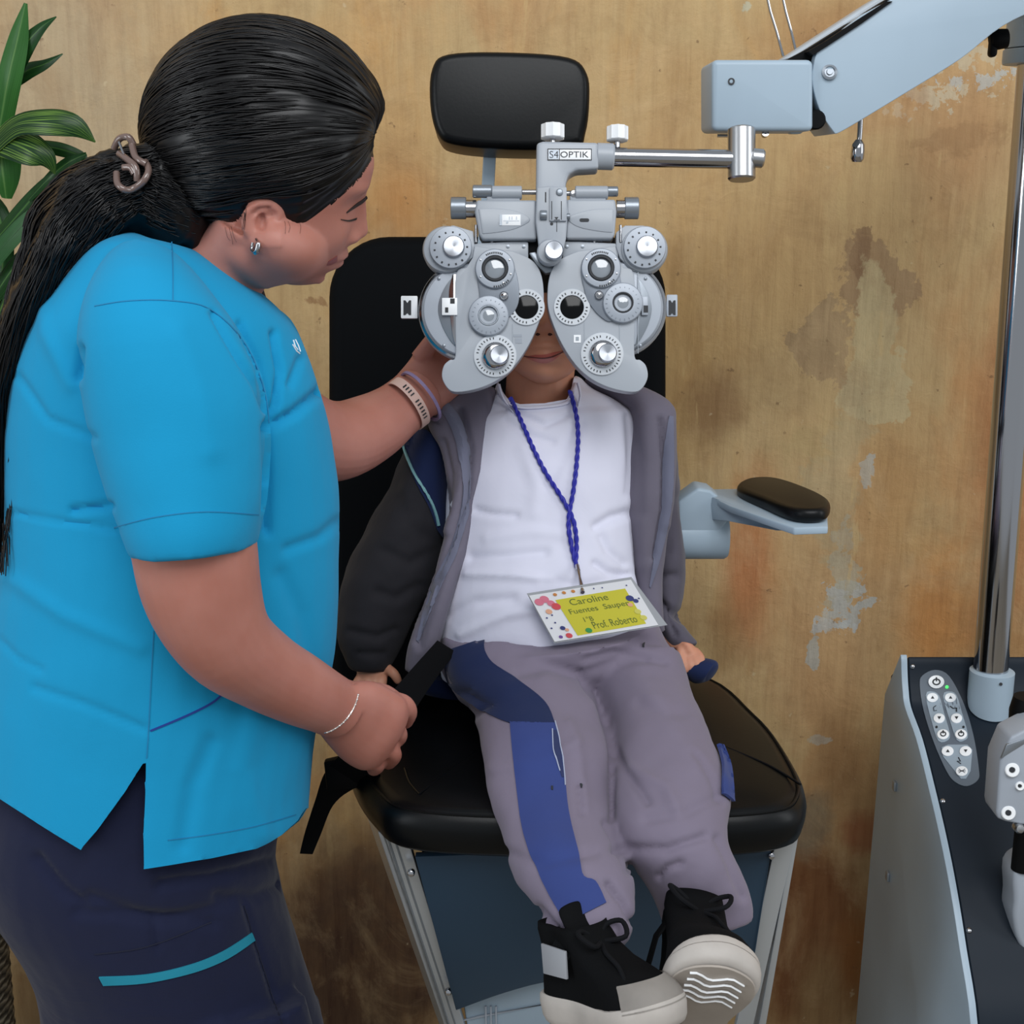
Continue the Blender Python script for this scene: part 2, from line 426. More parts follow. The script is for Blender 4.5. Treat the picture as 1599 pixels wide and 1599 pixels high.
# back pad
def pad(bm, outline, thick, bev, seg=5): # outline world pts, thick Vector
    return prism(bm, outline, thick, bev, seg, 40)
R14 = UP
def plane_pts(pts, Y0, tilt):
    """pixel outline on a plane through height z0 leaning back by tilt (radians)"""
    n = Vector((0, -math.cos(tilt), math.sin(tilt))); p0 = P(*Y0)
    out = []
    for x, y in pts:
        r = ray(x, y); out.append(EYE + r*((p0-EYE).dot(n)/r.dot(n)))
    return out, n
o, n_ = plane_pts(rrect(511, 366, 1042, 1130, 95, 10), (780, 700, 1.90), .20)
bm = BM(); pad(bm, o, -n_*.07, .022, 5); back = obj('backrest', bm, M_blackfab, chair)
o, n_ = plane_pts(spc([(700, 82), (795, 79), (888, 87), (917, 112), (921, 155), (915, 205), (897, 229), (795, 232), (708, 224), (682, 206), (671, 160), (674, 105)], 5), (795, 155, 1.86), .16)
bm = BM(); prism(bm, o, -n_*.085, .018, 5, 50)
obj('headrest', bm, M_black, chair)
bm = BM(); prism(bm, [P(x, y, 1.93) for x, y in ((756, 215), (776, 215), (770, 330), (769, 400), (744, 400), (750, 330))], Vector((0, .012, 0)), .002)
obj('headrest_bracket', bm, M_bluegrey, chair)
# seat pad
so = spc([(-.105, 1.405), (.10, 1.39), (.29, 1.402), (.345, 1.45), (.352, 1.56), (.335, 1.70), (.272, 1.86), (.05, 1.90), (-.16, 1.92), (-.22, 1.78), (-.212, 1.60), (-.165, 1.46)], 6)
bm = BM()
cen = Vector((.07, 1.64, 0)); prof = [(.965, -.052), (.99, -.046), (1.0, -.032), (1.002, -.020), (.992, -.008), (.975, -.003), (.967, -.0045), (.958, -.001), (.92, .003), (.75, .005), (.45, .005), (.2, .006)]
rings = [[bm.verts.new((cen.x+(x-cen.x)*s, cen.y+(y-cen.y)*s, ZS+h)) for x, y in so] for s, h in prof]
ring_faces(bm, rings, True); seat = obj('seat', bm, M_black, chair, smooth=60)
def zseat(px, py, z=ZS+.0065):
    r = ray(px, py); return EYE + r*((z-EYE.z)/r.z)
bm = BM()   # raised seams of the seat cover
for line in ([(655, 1240), (700, 1205), (760, 1160), (800, 1120)], [(655, 1240), (640, 1222), (632, 1200)], [(1128, 1165), (1200, 1195), (1250, 1225)]):
    pts = [zseat(x, y, ZS+.004) for x, y in spl(line, 6)]; tube(bm, pts, .0016, 6)
pts = [Vector((cen.x+(x-cen.x)*.968, cen.y+(y-cen.y)*.968, ZS-.002)) for x, y in so]
tube(bm, pts+[pts[0]], .0022, 6, cap=False)
obj('seat_piping', bm, M_black, seat)
# pedestal
bm = BM()
fr = [P(648, 1338, 1.44), P(1206, 1318, 1.44), P(1160, 1640, 1.53), P(725, 1640, 1.53)]
o = [fr[0], fr[1], P(1168, 1560, 1.51)] + [P(*q, 1.51) for q in spl([(1168, 1535), (1000, 1520), (870, 1531), (790, 1550), (712, 1578)], 4)]
prism(bm, o, Vector((0, .012, 0)), .001)
bp = obj('front_panel', bm, M_bluepanel, chair)
for x, y in ((642, 1363), (1204, 1336), (700, 1549)):
    bm = BM(); lathe(bm, P(x, y, 1.445 if y < 1500 else 1.505), -FWD, [(.0045, -.004), (.0045, .002), (.0035, .004), (.001, .005)], 14); obj('panel_screw', bm, M_chrome, bp)
bm = BM()  # core of the column
q = [P(655, 1345, 1.47), P(1195, 1330, 1.47), P(1160, 1500, 1.53), P(715, 1500, 1.53)]
prism(bm, q, Vector((0, .32, 0)), .004)
box(bm, (.09, 1.70, .858), .40, .40, .02)
obj('column', bm, M_dark, chair)
def bar(bm, a, b, wa, wb, dep, lo=0):
    """flat bar between two (px,py,Y), width in px at both ends"""
    A, B = P(*a), P(*b); ka, kb = proj(A)[2]/F, proj(B)[2]/F
    prism(bm, [A-RIGHT*wa*ka/2, A+RIGHT*wa*ka/2, B+RIGHT*wb*kb/2, B-RIGHT*wb*kb/2], Vector((0, dep, 0)), .0012)
bm = BM(); bar(bm, (612, 1300, 1.45), (722, 1640, 1.55), 44, 30, .012)
prism(bm, [P(595, 1300, 1.45), P(708, 1640, 1.55), P(700, 1640, 1.7), P(548, 1203, 1.68)], RIGHT*.006, .001)
obj('side_frame', bm, M_alu, chair)
bm = BM()
for dx in (-8, 2): bar(bm, (612+dx, 1305, 1.449), (722+dx, 1640, 1.549), 3, 3, .002)
obj('frame_groove', bm, M_satin, chair)
bm = BM(); bar(bm, (1228, 1306, 1.45), (1150, 1660, 1.55), 30, 26, .012); bar(bm, (1243, 1306, 1.46), (1180, 1660, 1.56), 8, 12, .10)
obj('side_frame', bm, M_alu, chair)
bm = BM()
prism(bm, [P(x, y, 1.545) for x, y in ((735, 1640), (722, 1560), (790, 1520), (880, 1500), (1000, 1495), (1010, 1640))], Vector((0, .25, 0)), .004)
obj('foot_cover', bm, M_bluegrey, chair)
bm = BM()
for x in (757, 765, 773): prism(bm, [P(a, b, 1.544) for a, b in ((x, 1570), (x+3, 1570), (x+4, 1640), (x+1, 1640))], Vector((0, -.003, 0)), .0005)
prism(bm, [P(a, b, 1.544) for a, b in ((690, 1600), (905, 1556), (905, 1558), (750, 1585))], Vector((0, -.002, 0)))
obj('cover_rib', bm, M_grey, chair)
bm = BM(); lathe(bm, (.09, 1.74, 0), (0, 0, 1), [(.30, 0), (.30, .03), (.27, .05), (.10, .06), (.10, .50)], 48)
obj('pedestal_base', bm, M_grey, chair)
# armrest at the child's left
arm = []
bm = BM()
a = [P(x, y, 1.86) for x, y in ((1060, 775), (1088, 765), (1135, 815), (1138, 850), (1130, 870), (1060, 872))]
lathe(bm, P(1040, 836, 1.86), RIGHT, [(.030, 0), (.034, .004), (.034, .082), (.031, .087), (.02, .088)], 32)
prism(bm, [P(x, y, 1.83) for x, y in ((1058, 785), (1090, 762), (1110, 766), (1140, 790), (1136, 815), (1110, 850), (1100, 852), (1075, 840), (1058, 850))], Vector((0, .05, 0)), .006, 3)
obj('armrest_socket', bm, M_bluegrey, chair)
def arm_top(bm, pts, z, dz, bev):
    out = []
    for x, y in pts:
        r = ray(x, y); out.append(EYE + r*((z-EYE.z)/r.z))
    return prism(bm, out, Vector((0, 0, dz)), bev, 4, 35)
zt = P(1110, 765, 1.84).z
bm = BM()
def along(x, y, Y): return P(x, y, Y)
top = [P(1088, 764, 1.88), P(1155, 763, 1.90), P(1292, 806, 1.72), P(1293, 822, 1.66), P(1240, 824, 1.66), P(1140, 790, 1.78)]
prism(bm, top, Vector((0, 0, -.010)), .002)
prism(bm, [P(1090, 768, 1.86), P(1140, 786, 1.79), P(1220, 812, 1.71), P(1268, 826, 1.68), P(1268, 833, 1.68), P(1215, 828, 1.71), P(1140, 815, 1.79), P(1095, 812, 1.86)], Vector((.004, .035, 0)), .003)
obj('armrest_arm', bm, M_bluegrey, chair)
bm = BM()
po = spc([(1153, 772), (1175, 764), (1215, 765), (1262, 781), (1292, 797), (1295, 810), (1280, 817), (1235, 815), (1190, 798), (1155, 783)], 5)
def slope_pts(pts):
    a, b, c = P(1155, 770, 1.885), P(1292, 806, 1.715), P(1240, 822, 1.66); nn = (b-a).cross(c-a).normalized()
    if nn.z < 0: nn = -nn
    return [EYE+ray(x, y)*((a-EYE).dot(nn)/ray(x, y).dot(nn)) for x, y in pts], nn
o, nn = slope_pts(po); prism(bm, o, nn*.019, .008, 4, 50)
obj('armrest_pad', bm, M_black, chair, label='glossy black oval armrest pad')
# seat belt: one strap crosses to the hip, the other hangs beside the chair
bm = BM()
def ribbon(bm, rows, th=.0015, n=None):
    """rows (xL,yL,xR,yR,Y)"""
    s = spl(rows, 5); t = th
    L = [P(a, b, Y) for a, b, c, d, Y in s]; R = [P(c, d, Y) for a, b, c, d, Y in s]
    V = [[bm.verts.new(p) for p in (l, r, r+FWD*t, l+FWD*t)] for l, r in zip(L, R)]
    ring_faces(bm, V, True); return bm
belt = empty('seat_belt', P(640, 1040, 1.55), 'black webbing seat belt strap pulled across towards the child\'s hip', 'belt')
ribbon(bm, [(683, 1000, 712, 1018, 1.60), (640, 1048, 672, 1072, 1.56), (600, 1095, 640, 1120, 1.50), (575, 1130, 610, 1158, 1.46)])
obj('strap', bm, mat('black_webbing', '#0b0b0d', .9, spec=.1, bump=(700, .4, .0006)), belt)
belt2 = empty('hanging_strap', P(500, 1260, 1.5), 'short black strap hanging down left of the seat cushion below the hand', 'strap')
bm = BM(); ribbon(bm, [(540, 1170, 600, 1215, 1.50), (508, 1205, 552, 1232, 1.52), (492, 1250, 520, 1258, 1.54), (476, 1300, 500, 1305, 1.55), (468, 1333, 488, 1334, 1.55)], .004)
obj('strap', bm, M_dark, belt2)
bm = BM(); prism(bm, [P(x, y, 1.515) for x, y in ((505, 1190), (550, 1180), (590, 1225), (560, 1232), (510, 1236))], Vector((0, .012, 0)), .003)
obj('buckle', bm, M_dark, belt2)

# ================================================================== instrument stand
stand = empty('instrument_stand', (.75, 1.85, 0), 'grey and navy instrument stand with chrome pole and overhead arm right of the chair', 'medical stand')
X0 = .619
prof = []
for a_, b_ in ((1416, 1022), (1417, 1030), (1417.5, 1050), (1419, 1075), (1423, 1104), (1441, 1154), (1460, 1228), (1479, 1309), (1495, 1390), (1510, 1483), (1527, 1599)):
    q_ = D(a_, b_, X0*F/(a_-CX)); prof.append((q_.y, q_.z))
e_ = prof[-1]; prof = [(Y, z) for Y, z in spl(prof+[(e_[0]-.03, e_[1]-.12), (e_[0]-.03, .02)], 4)]

def ztop(Y):
    for (a, b), (c, d) in zip(prof, prof[1:]):
        if (a-Y)*(c-Y) <= 0: return b+(d-b)*(Y-a)/(c-a+1e-12)
    return prof[0][1]
bm = BM()
side = [Vector((X0, Y, z)) for Y, z in prof] + [Vector((X0, 2.10, .02)), Vector((X0, 2.06, .80))]
def arcx(Y): return 0
prism(bm, side, Vector((-.010, 0, 0)), .003, 2, 50)
obj('console_side', bm, M_bluegrey, stand)
bm = BM()
side = [Vector((X0+.004, Y+.006, z-.006)) for Y, z in prof] + [Vector((X0+.004, 2.10, .02)), Vector((X0+.004, 2.08, .825))]
prism(bm, side, Vector((.44, 0, 0)), .002, 1, 50)
console = obj('console_body', bm, M_navypanel, stand)
bm = BM(); side = [Vector((X0+.444, Y, z)) for Y, z in prof] + [Vector((X0+.444, 2.10, .02)), Vector((X0+.444, 2.06, .80))]
prism(bm, side, Vector((.010, 0, 0)), .003, 2, 50); obj('console_side', bm, M_bluegrey, stand)
ctree = bvh(console.data)
def con(px, py, off=0):
    r = ray(px, py).normalized(); h = ctree.ray_cast(EYE, r)
    if h[0] is None: return P(px, py, 1.8), -FWD
    nn = h[1] if h[1].dot(r) < 0 else -h[1]
    return h[0]+nn*off, nn
def decal(bm, pts, off, th, bev=0):
    V = [con(x, y) for x, y in pts]; n = sum((v[1] for v in V), Vector()).normalized()
    c = sum((v[0] for v in V), Vector())/len(V)
    V = [(v[0]-n*(v[0]-c).dot(n)) for v in V]      # flat piece lying on the panel
    return prism(bm, [v+n*(off+th) for v in V], -n*th, bev)
def decal_soft(bm, pts, off, th, rings=6):
    """thin plate that follows the curved panel"""
    cx = sum(p[0] for p in pts)/len(pts); cy = sum(p[1] for p in pts)/len(pts)
    up, dn = [], []
    for k in range(rings):
        s = 1-k/rings
        row = [con(cx+(x-cx)*s, cy+(y-cy)*s) for x, y in pts]
        up.append([bm.verts.new(a+b*(off+th)) for a, b in row])
    base = [bm.verts.new(con(x, y)[0]) for x, y in pts]
    ring_faces(bm, [base]+up, False); bm.faces.new(up[-1])
    return bm
M_keypad = mat('keypad_grey', '#5d6772', .5); M_keyplate = mat('key_plate_pale', '#94a2ae', .45)
kp = spc([(1436, 1070), (1440, 1055), (1460, 1046), (1482, 1056), (1505, 1100), (1520, 1150), (1528, 1200), (1527, 1218), (1510, 1228), (1492, 1222), (1478, 1205), (1458, 1160), (1442, 1110)], 4)
bm = BM(); decal_soft(bm, kp, .0004, .0008); keypad = obj('keypad', bm, M_keypad, stand, smooth=60)
bm = BM()
decal_soft(bm, spc([(1445, 1086), (1455, 1080), (1466, 1087), (1474, 1115), (1483, 1148), (1478, 1158), (1465, 1158), (1455, 1130)], 3), .0012, .0008)
decal_soft(bm, spc([(1472, 1087), (1482, 1080), (1493, 1086), (1502, 1115), (1511, 1148), (1506, 1157), (1494, 1157), (1484, 1130)], 3), .0012, .0008)
decal_soft(bm, [(1470, 1168), (1480, 1164), (1510, 1164), (1518, 1172), (1515, 1205), (1508, 1217), (1500, 1217), (1472, 1182)], .0012, .0008)
obj('key_plate', bm, M_keyplate, keypad)
keys = [(1461, 1065, 12), (1455, 1090, 8.5), (1483, 1090, 8.5), (1466, 1124, 8.5), (1493, 1124, 8.5), (1472, 1149, 9), (1500, 1149, 9), (1479, 1175, 9), (1507, 1175, 9), (1501, 1206, 9)]
for i, (x, y, r) in enumerate(keys):
    bm = BM(); decal(bm, circ(x, y, r*1.04, 20, r*.86), .002, .0018, .0004); kb = obj('key', bm, M_white, keypad)
    bm = BM()
    if i in (0, 5, 6):
        out = circ(x, y, r*.55, 20, r*.46); inn = circ(x, y, r*.35, 20, r*.28)
        V = [con(*p, .0043)[0] for p in out]; W = [con(*p, .0043)[0] for p in inn]
        a = [bm.verts.new(p) for p in V]; b = [bm.verts.new(p) for p in W]; ring_faces(bm, [a, b], False)
        decal(bm, [(x-1, y-r*.62), (x+1, y-r*.62), (x+1, y-1), (x-1, y-1)], .004, .0005)
    elif i == 9:
        for q in ([(x-5, y-3), (x+5, y+3)], [(x+5, y-3), (x-5, y+3)], [(x-6, y), (x+6, y)]):
            tube(bm, [con(*p, .004)[0] for p in q], .0005, 5)
    else:
        s = -1 if i in (1, 2, 7) else 1
        decal(bm, [(x-2.8, y-2*s), (x+2.8, y-2*s), (x, y+2.6*s)], .004, .0005)
    obj('key_symbol', bm, M_ink, keypad)
bm = BM()
tube(bm, [con(x, y, .0024)[0] for x, y in ((1461, 1103), (1457, 1106), (1458, 1112), (1462, 1111))], .0007, 5)
obj('key_legend', bm, M_ink, keypad); bm = BM(); tube(bm, [con(x, y, .0024)[0] for x, y in ((1483, 1104), (1488, 1108), (1493, 1107), (1493, 1113))], .0012, 5)
obj('key_legend', bm, M_ink, keypad); bm = BM(); tube(bm, [con(x, y, .0024)[0] for x, y in ((1496, 1184), (1499, 1190), (1494, 1190), (1500, 1194))], .0009, 5)
obj('key_legend', bm, M_ink, keypad)
for x, y in ((1462, 1137), (1504, 1137)): bm = BM(); decal(bm, circ(x, y, 2, 8), .002, .0006); obj('indicator_dot', bm, M_ink, keypad)
led = N('green_led'); led.b.inputs['Base Color'].default_value = lin('#3ee05a'); led.b.inputs['Emission Color'].default_value = lin('#46f060'); led.b.inputs['Emission Strength'].default_value = 1.2
bm = BM(); decal(bm, circ(1478, 1073, 2.6, 12), .0012, .0012, .0002); obj('power_light', bm, led.m, keypad)
for x, y in ((1425, 1041), (1472, 1251), (1513, 1453)):
    bm = BM(); p, nn = con(x, y); lathe(bm, p-nn*.001, nn, [(.0042, 0), (.0042, .002), (.003, .0035), (.001, .004)], 14); obj('panel_screw', bm, M_chrome, stand)
for x, y in ((1411, 1227), (1399, 1368)):
    bm = BM(); p = P(x, y, 1.965); box(bm, (X0-.012, p.y, p.z), .006, .012, .016, None, .002); obj('side_catch', bm, M_satin, stand)
# pole and its collar
YP = con(1547, 1128)[0].y+.036

px_ = P(1548, 1045, YP).x
bm = BM(); lathe(bm, (px_, YP, ztop(YP)-.03), (-.014, 0, 1), [(.0262, 0), (.0262, 1.10)], 40); pole = obj('pole', bm, M_chrome, stand)
bm = BM()
zc = P(1548, 1050, YP).z; n_ = 40; ro = .0335; top = []; bot = []
for k in range(n_):
    a = 2*PI*k/n_; x, y = px_+ro*math.cos(a), YP-.004+ro*math.sin(a)
    top.append((x, y, zc+.004)); bot.append((x, y, ztop(min(y, 2.0))-.006))
inner = [(px_+.0268*math.cos(2*PI*k/n_), YP-.004+.0268*math.sin(2*PI*k/n_), zc+.006) for k in range(n_)]
b0 = [bm.verts.new(p) for p in bot]; b1 = [bm.verts.new(p) for p in top]; b2 = [bm.verts.new(p) for p in inner]
ring_faces(bm, [b0, b1, b2], True); collar = obj('pole_collar', bm, M_bluegrey, stand)
bm = BM(); lathe(bm, P(1562, 1068, YP-.036), -FWD, [(.0025, -.01), (.0025, .003), (.001, .003)], 10); obj('set_screw', bm, M_ink, collar)
# clamp on the pole
bm = BM()
def zpix(y, Y=None): return P(1590, y, YP).z
lathe(bm, (px_-.013, YP, zpix(100)), (0, 0, 1), [(.046, 0), (.047, .003), (.047, zpix(77)-zpix(100)-.001), (.046, zpix(77)-zpix(100))], 40)
lathe(bm, (px_-.013, YP, zpix(75)), (0, 0, 1), [(.045, 0), (.045, zpix(30)-zpix(75)), (.048, zpix(28)-zpix(75)), (.048, zpix(-60)-zpix(75))], 40)
obj('pole_clamp', bm, M_bluegrey, stand)
bm = BM(); a = P(1572, 60, 1.83)
lathe(bm, a, -RIGHT+Vector((0, 0, -.1)), [(.012, 0), (.013, .012), (.010, .018), (.008, .02)], 20)
prism(bm, [P(x, y, 1.825) for x, y in ((1546, 50), (1556, 47), (1560, 60), (1558, 86), (1552, 90), (1546, 86), (1548, 66))], Vector((0, .014, 0)), .003)
obj('clamp_knob', bm, M_dark, stand)
# overhead arm
YA = 1.74
bm = BM()
o = spl([(1599+160, -80), (1599, -70), (1385, 2), (1300, 60), (1276, 79)], 3) + spl([(1276, 79), (1268, 122), (1280, 172), (1304, 209)], 5)[1:] + spl([(1304, 209), (1322, 201), (1418, 143), (1500, 92), (1567, 40), (1640, 10), (1760, -10)], 4)[1:]
prism(bm, [P(x, y, YA) for x, y in o], Vector((0, .12, 0)), .006, 3, 25)
obj('arm_cover', bm, M_bluegrey, stand)
bm = BM(); o = [(1219, 94), (1235, 84), (1366, -1), (1500, -80), (1700, -100), (1700, -60), (1400, 10), (1290, 75), (1262, 95)]
prism(bm, [P(x, y, YA+.06) for x, y in o], Vector((0, .07, 0)), .004, 3, 25)
obj('arm_upper_cover', bm, mat('grey_shell', '#b4bcc3', .4), stand)
bm = BM(); prism(bm, [P(x, y, YA+.02) for x, y in ((1222, 97), (1262, 76), (1380, 2), (1450, -40), (1450, -20), (1385, 20), (1290, 110), (1262, 110))], Vector((0, .06, 0)))
prism(bm, [P(x, y, YA-.003) for x, y in spl([(1262, 80), (1290, 64), (1340, 30), (1384, 2), (1394, 2), (1345, 37), (1292, 72), (1270, 86)], 1)], Vector((0, .03, 0)))
lathe(bm, P(1275, 187, YA-.002), Vector((0, 1, 0)), [(.010, 0), (.012, .002), (.012, .08)], 20)
obj('arm_joint', bm, M_dark, stand)
bm = BM(); prism(bm, [P(x, y, YA-.012) for x, y in rrect(1112, 93, 1270, 205, 9, 4)], Vector((0, .105, 0)), .009, 4, 40)
ah = obj('arm_end_block', bm, M_bluegrey, stand)
bm = BM(); lathe(bm, P(1142, 127, YA-.0125), -FWD, [(.0042, -.003), (.0042, .0005), (.0025, .0005), (.002, -.001)], 16); obj('block_screw', bm, M_ink, ah)
bm = BM(); lathe(bm, P(1295, 113, YA), -FWD, [(.0095, -.004), (.0095, .002), (.0065, .003), (.0065, .001), (.004, .001), (.0035, .003), (.001, .003)], 24); obj('pivot_bolt', bm, M_satin, stand)
bm = BM(); lathe(bm, P(1195, 208, YA), -FWD, [(.0045, -.006), (.0045, .002), (.002, .002), (.001, .001)], 14)
obj('block_screw', bm, M_chrome, stand); bm = BM(); tube(bm, [P(1140, 212, YA+.03), P(1120, 212, YA+.03)], .002, 8); obj('block_pin', bm, M_chrome, stand)
bm = BM(); prism(bm, [P(x, y, YA+.03) for x, y in ((1228, 203), (1258, 203), (1250, 209), (1236, 209))], Vector((0, .02, 0)), .001); obj('block_latch', bm, M_bluegrey, stand)
bm = BM(); a = P(1339, 188, YA+.06); tube(bm, [P(1344, 180, YA+.06), P(1343, 205, YA+.06), P(1341, 226, YA+.06)], .0035, 10)
lathe(bm, P(1341, 218, YA+.06), P(1338, 252, YA+.06)-P(1341, 218, YA+.06), [(.004, 0), (.008, .006), (.0088, .014), (.0085, .024), (.006, .028)], 20)
obj('release_lever', bm, M_chrome, stand, label='chrome release lever with a bulb end')
for off in (0, 24):
    bm = BM(); tube(bm, [P(a+off*b, c, 1.86) for a, b, c in ((1199, 1, -40), (1199, 1, 0), (1203, 1, 18), (1213, .95, 50), (1223, .9, 88))], .0019, 8)
    obj('wire_hook', bm, M_chrome, stand)
# second (lower) instrument arm cut by the frame
bm = BM(); o = [(1578, 1152), (1640, 1120), (1640, 1296), (1572, 1284), (1558, 1279), (1556, 1268), (1562, 1190)]
YB = 1.62
prism(bm, [P(x, y, YB) for x, y in o], Vector((0, .05, 0)), .004, 3); br = obj('bracket_plate', bm, M_grey, stand)
bm = BM(); prism(bm, [P(x, y, YB-.001) for x, y in ((1572, 1163), (1640, 1140), (1640, 1150), (1600, 1162), (1563, 1185))], Vector((0, .004, 0)), .001); obj('bracket_edge', bm, M_satin, stand)
for x, y, r in ((1580, 1202, .0095), (1574, 1269, .0095), (1592, 1227, .006)):
    bm = BM(); lathe(bm, P(x, y, YB), -FWD, [(r, -.004), (r, .002), (r*.9, .003), (r*.4, .003), (r*.35, .001)], 24); obj('bolt_cap', bm, M_white, br)
    bm = BM(); lathe(bm, P(x, y, YB-.0025), -FWD, [(r*.4, -.003), (r*.4, .0008), (r*.2, .0008)], 12); obj('bolt', bm, M_ink, br)
bm = BM(); prism(bm, [P(x, y, YB+.02) for x, y in spc([(1590, 1355), (1584, 1410), (1583, 1440), (1592, 1475), (1620, 1510), (1660, 1510), (1660, 1350)], 4)], Vector((0, .05, 0)), .006, 3); obj('lower_arm_cover', bm, M_grey, stand)
bm = BM(); lathe(bm, P(1600, 1310, YB+.03), Vector((0, 0, 1)), [(.014, -.045), (.014, .02)], 20); obj('lower_arm_joint', bm, M_dark, stand); bm = BM(); lathe(bm, P(1605, 1110, YB+.06), Vector((0, 0, 1)), [(.022, -.05), (.024, 0), (.02, .02)], 24); obj('upper_knob', bm, M_dark, stand)
bm = BM(); lathe(bm, P(1591, 1293, YB), -FWD, [(.006, -.01), (.007, .003), (.005, .006), (.001, .007)], 16); obj('joint_screw', bm, M_steel, stand)
# ================================================================== phoropter
ph = empty('phoropter', D(850, 480, 1.64), 'silver-grey refracting head with twin dial clusters hanging in front of the child\'s eyes', 'phoropter')
Q = Plane(1.62)
M_ph = mat('phoropter_shell', '#a6acb4', .36, spec=.5)
M_ph2 = mat('phoropter_rotor', '#868d97', .36, metal=.3)
M_brushed = N('turned_aluminium'); M_brushed.b.inputs['Metallic'].default_value = 1; M_brushed.b.inputs['Roughness'].default_value = .36
M_brushed.b.inputs['Base Color'].default_value = lin('#b9bdc4'); M_brushed.b.inputs['Anisotropic'].default_value = .8
tg = M_brushed.n('ShaderNodeTangent', direction_type='RADIAL', axis='Y'); M_brushed.set(M_brushed.b.inputs['Tangent'], tg.outputs[0]); M_brushed = M_brushed.m
M_glass = mat('lens_glass', '#8f969e', .06, spec=.8, coat=1)
M_hole = mat('aperture_glass', '#020305', .12, spec=.25)
M_whitering = mat('white_scale_ring', '#cdd2d8', .4)
def ticks(bm, x, y, r0, r1, w, n, a0=0, a1=360, tw=.8, skip=0, th=.0004):
    for i in range(n):
        if skip and i % skip == skip-1: continue
        a = math.radians(a0+(a1-a0)*i/n); c, s = math.cos(a), math.sin(a)
        rr0, rr1 = r0, r1
        Q.poly(bm, [(x+c*rr0-s*tw, y+s*rr0+c*tw), (x+c*rr1-s*tw, y+s*rr1+c*tw), (x+c*rr1+s*tw, y+s*rr1-c*tw), (x+c*rr0+s*tw, y+s*rr0-c*tw)], w-.0002, w+th)
def ringprof(ro, ri, w0, w1, b=.0006, k=None):
    return [(ro, w0), (ro, w1-b), (ro-.8, w1), (ri+.8, w1), (ri, w1-b), (ri, w0)]
def side(mir):
    S = 'right' if mir else 'left'
    mx = (lambda x: 856+(848-x)*.985) if mir else (lambda x: x)
    MP = lambda pts: [(mx(x), y) for x, y in pts]
    body = [(741, 384), (800, 392), (824, 402), (838, 414), (846, 432), (849, 456), (848, 481), (840, 507), (826, 538), (806, 568), (785, 588), (760, 602), (733, 610), (709, 612), (697, 604), (690, 588), (693, 571), (702, 562), (711, 556), (711, 500), (712, 428), (728, 418), (738, 402)]
    bm = BM(); body_s = [body[0]] + spl(body[1:22], 4) + body[22:]
    Q.poly(bm, MP(body_s), 0, -.030, 0) if False else prism(bm, [Q.q(x, y, 0) for x, y in MP(body_s)], FWD*.032, .0035, 4, 25)
    hs = obj('lens_housing', bm, M_ph, ph)
    # side drum (battery disc) behind
    bm = BM(); cx, cy = (966, 478) if mir else (732, 483)
    rr = 77 if mir else 80
    Q.disc(bm, cx, cy, [(rr-6, -.030), (rr, -.026), (rr, -.014), (rr-2, -.010)], 64)
    drum = obj('lens_drum', bm, M_ph, hs)
    bm = BM(); Q.disc(bm, cx, cy, [(rr-3, -.0135), (rr-1.5, -.0085), (rr-5, -.0075), (rr-7, -.0125)], 64); obj('drum_rim', bm, M_chrome, hs)
    bm = BM(); Q.disc(bm, cx+(-1 if mir else 1), cy, [(rr-7, -.012), (rr-7, -.0065), (rr-9, -.005), (rr-30, -.004)], 64); obj('drum_face', bm, M_dial, hs)
    bm = BM(); al = spl([(712, 428), (698, 443), (687, 465), (684, 485), (690, 508), (702, 530), (712, 541)], 4)
    Q.poly(bm, MP(al), -.0046, -.0025, .0004); obj('drum_window', bm, M_satin, hs)
    bm = BM(); al = spl([(707, 428), (701, 455), (703, 492), (706, 520), (710, 538)], 4) + [(713, 538), (713, 428)]
    Q.poly(bm, MP(al), -.003, -.001, .0004); obj('drum_mirror', bm, M_chrome if not mir else M_dial, hs)
    bm = BM()
    if not mir:
        Q.rect(bm, 690, 465, 714, 492, -.003, .003, .0006); obj('index_block', bm, M_white, hs)
        bm = BM(); Q.rect(bm, 703, 466, 710, 474, .0028, .0034); obj('index_mark', bm, M_ink, hs)
        bm = BM(); Q.rect(bm, 695, 480, 700, 488, .0028, .0034); obj('index_mark', bm, M_ink, hs)
    else:
        Q.rect(bm, 1002, 463, 1012, 492, -.003, .002, .0006); obj('index_block', bm, M_dial, hs)
        bm = BM(); Q.rect(bm, 1005, 477, 1012, 488, .0018, .0024); obj('index_mark', bm, M_ink, hs)
    for a in ((685, 434), (693, 539)):
        bm = BM(); Q.disc(bm, mx(a[0])-(8 if mir else 0), a[1], [(2.6, -.006), (2.6, -.0035), (1, -.003)], 12); obj('screw', bm, M_satin, hs)
    # pupil distance tab
    bm = BM(); x0, x1 = (1041, 1058) if mir else (626, 652)
    o = rrect(x0, 462 if not mir else 460, x1, 497 if not mir else 494, 1.5, 2)
    Q.poly(bm, o, -.026, -.021, .0005); obj('side_tab', bm, M_white if not mir else M_grey, hs)
    xa, xb = (1044, 1055) if mir else (630, 642)
    bm = BM(); Q.poly(bm, [(xa, 469), (xa+3, 469), ((xa+xb)/2, 473), (xb-3, 469), (xb, 469), (xb, 492), (xb-3, 492), ((xa+xb)/2, 489), (xa+3, 492), (xa, 492)], -.0215, -.0205); obj('tab_recess', bm, M_ink, hs)
    # top mounting plate
    bm = BM(); Q.poly(bm, MP([(737, 388), (741, 380), (800, 377), (822, 377), (825, 379), (825, 405), (737, 405)]), -.026, -.004, .001); obj('hanger_plate', bm, M_ph, hs)
    for x in (793, 818):
        bm = BM(); Q.disc(bm, mx(x), 384, [(2.8, -.005), (2.8, -.0032), (1.2, -.003)], 12); obj('screw', bm, M_satin, hs)
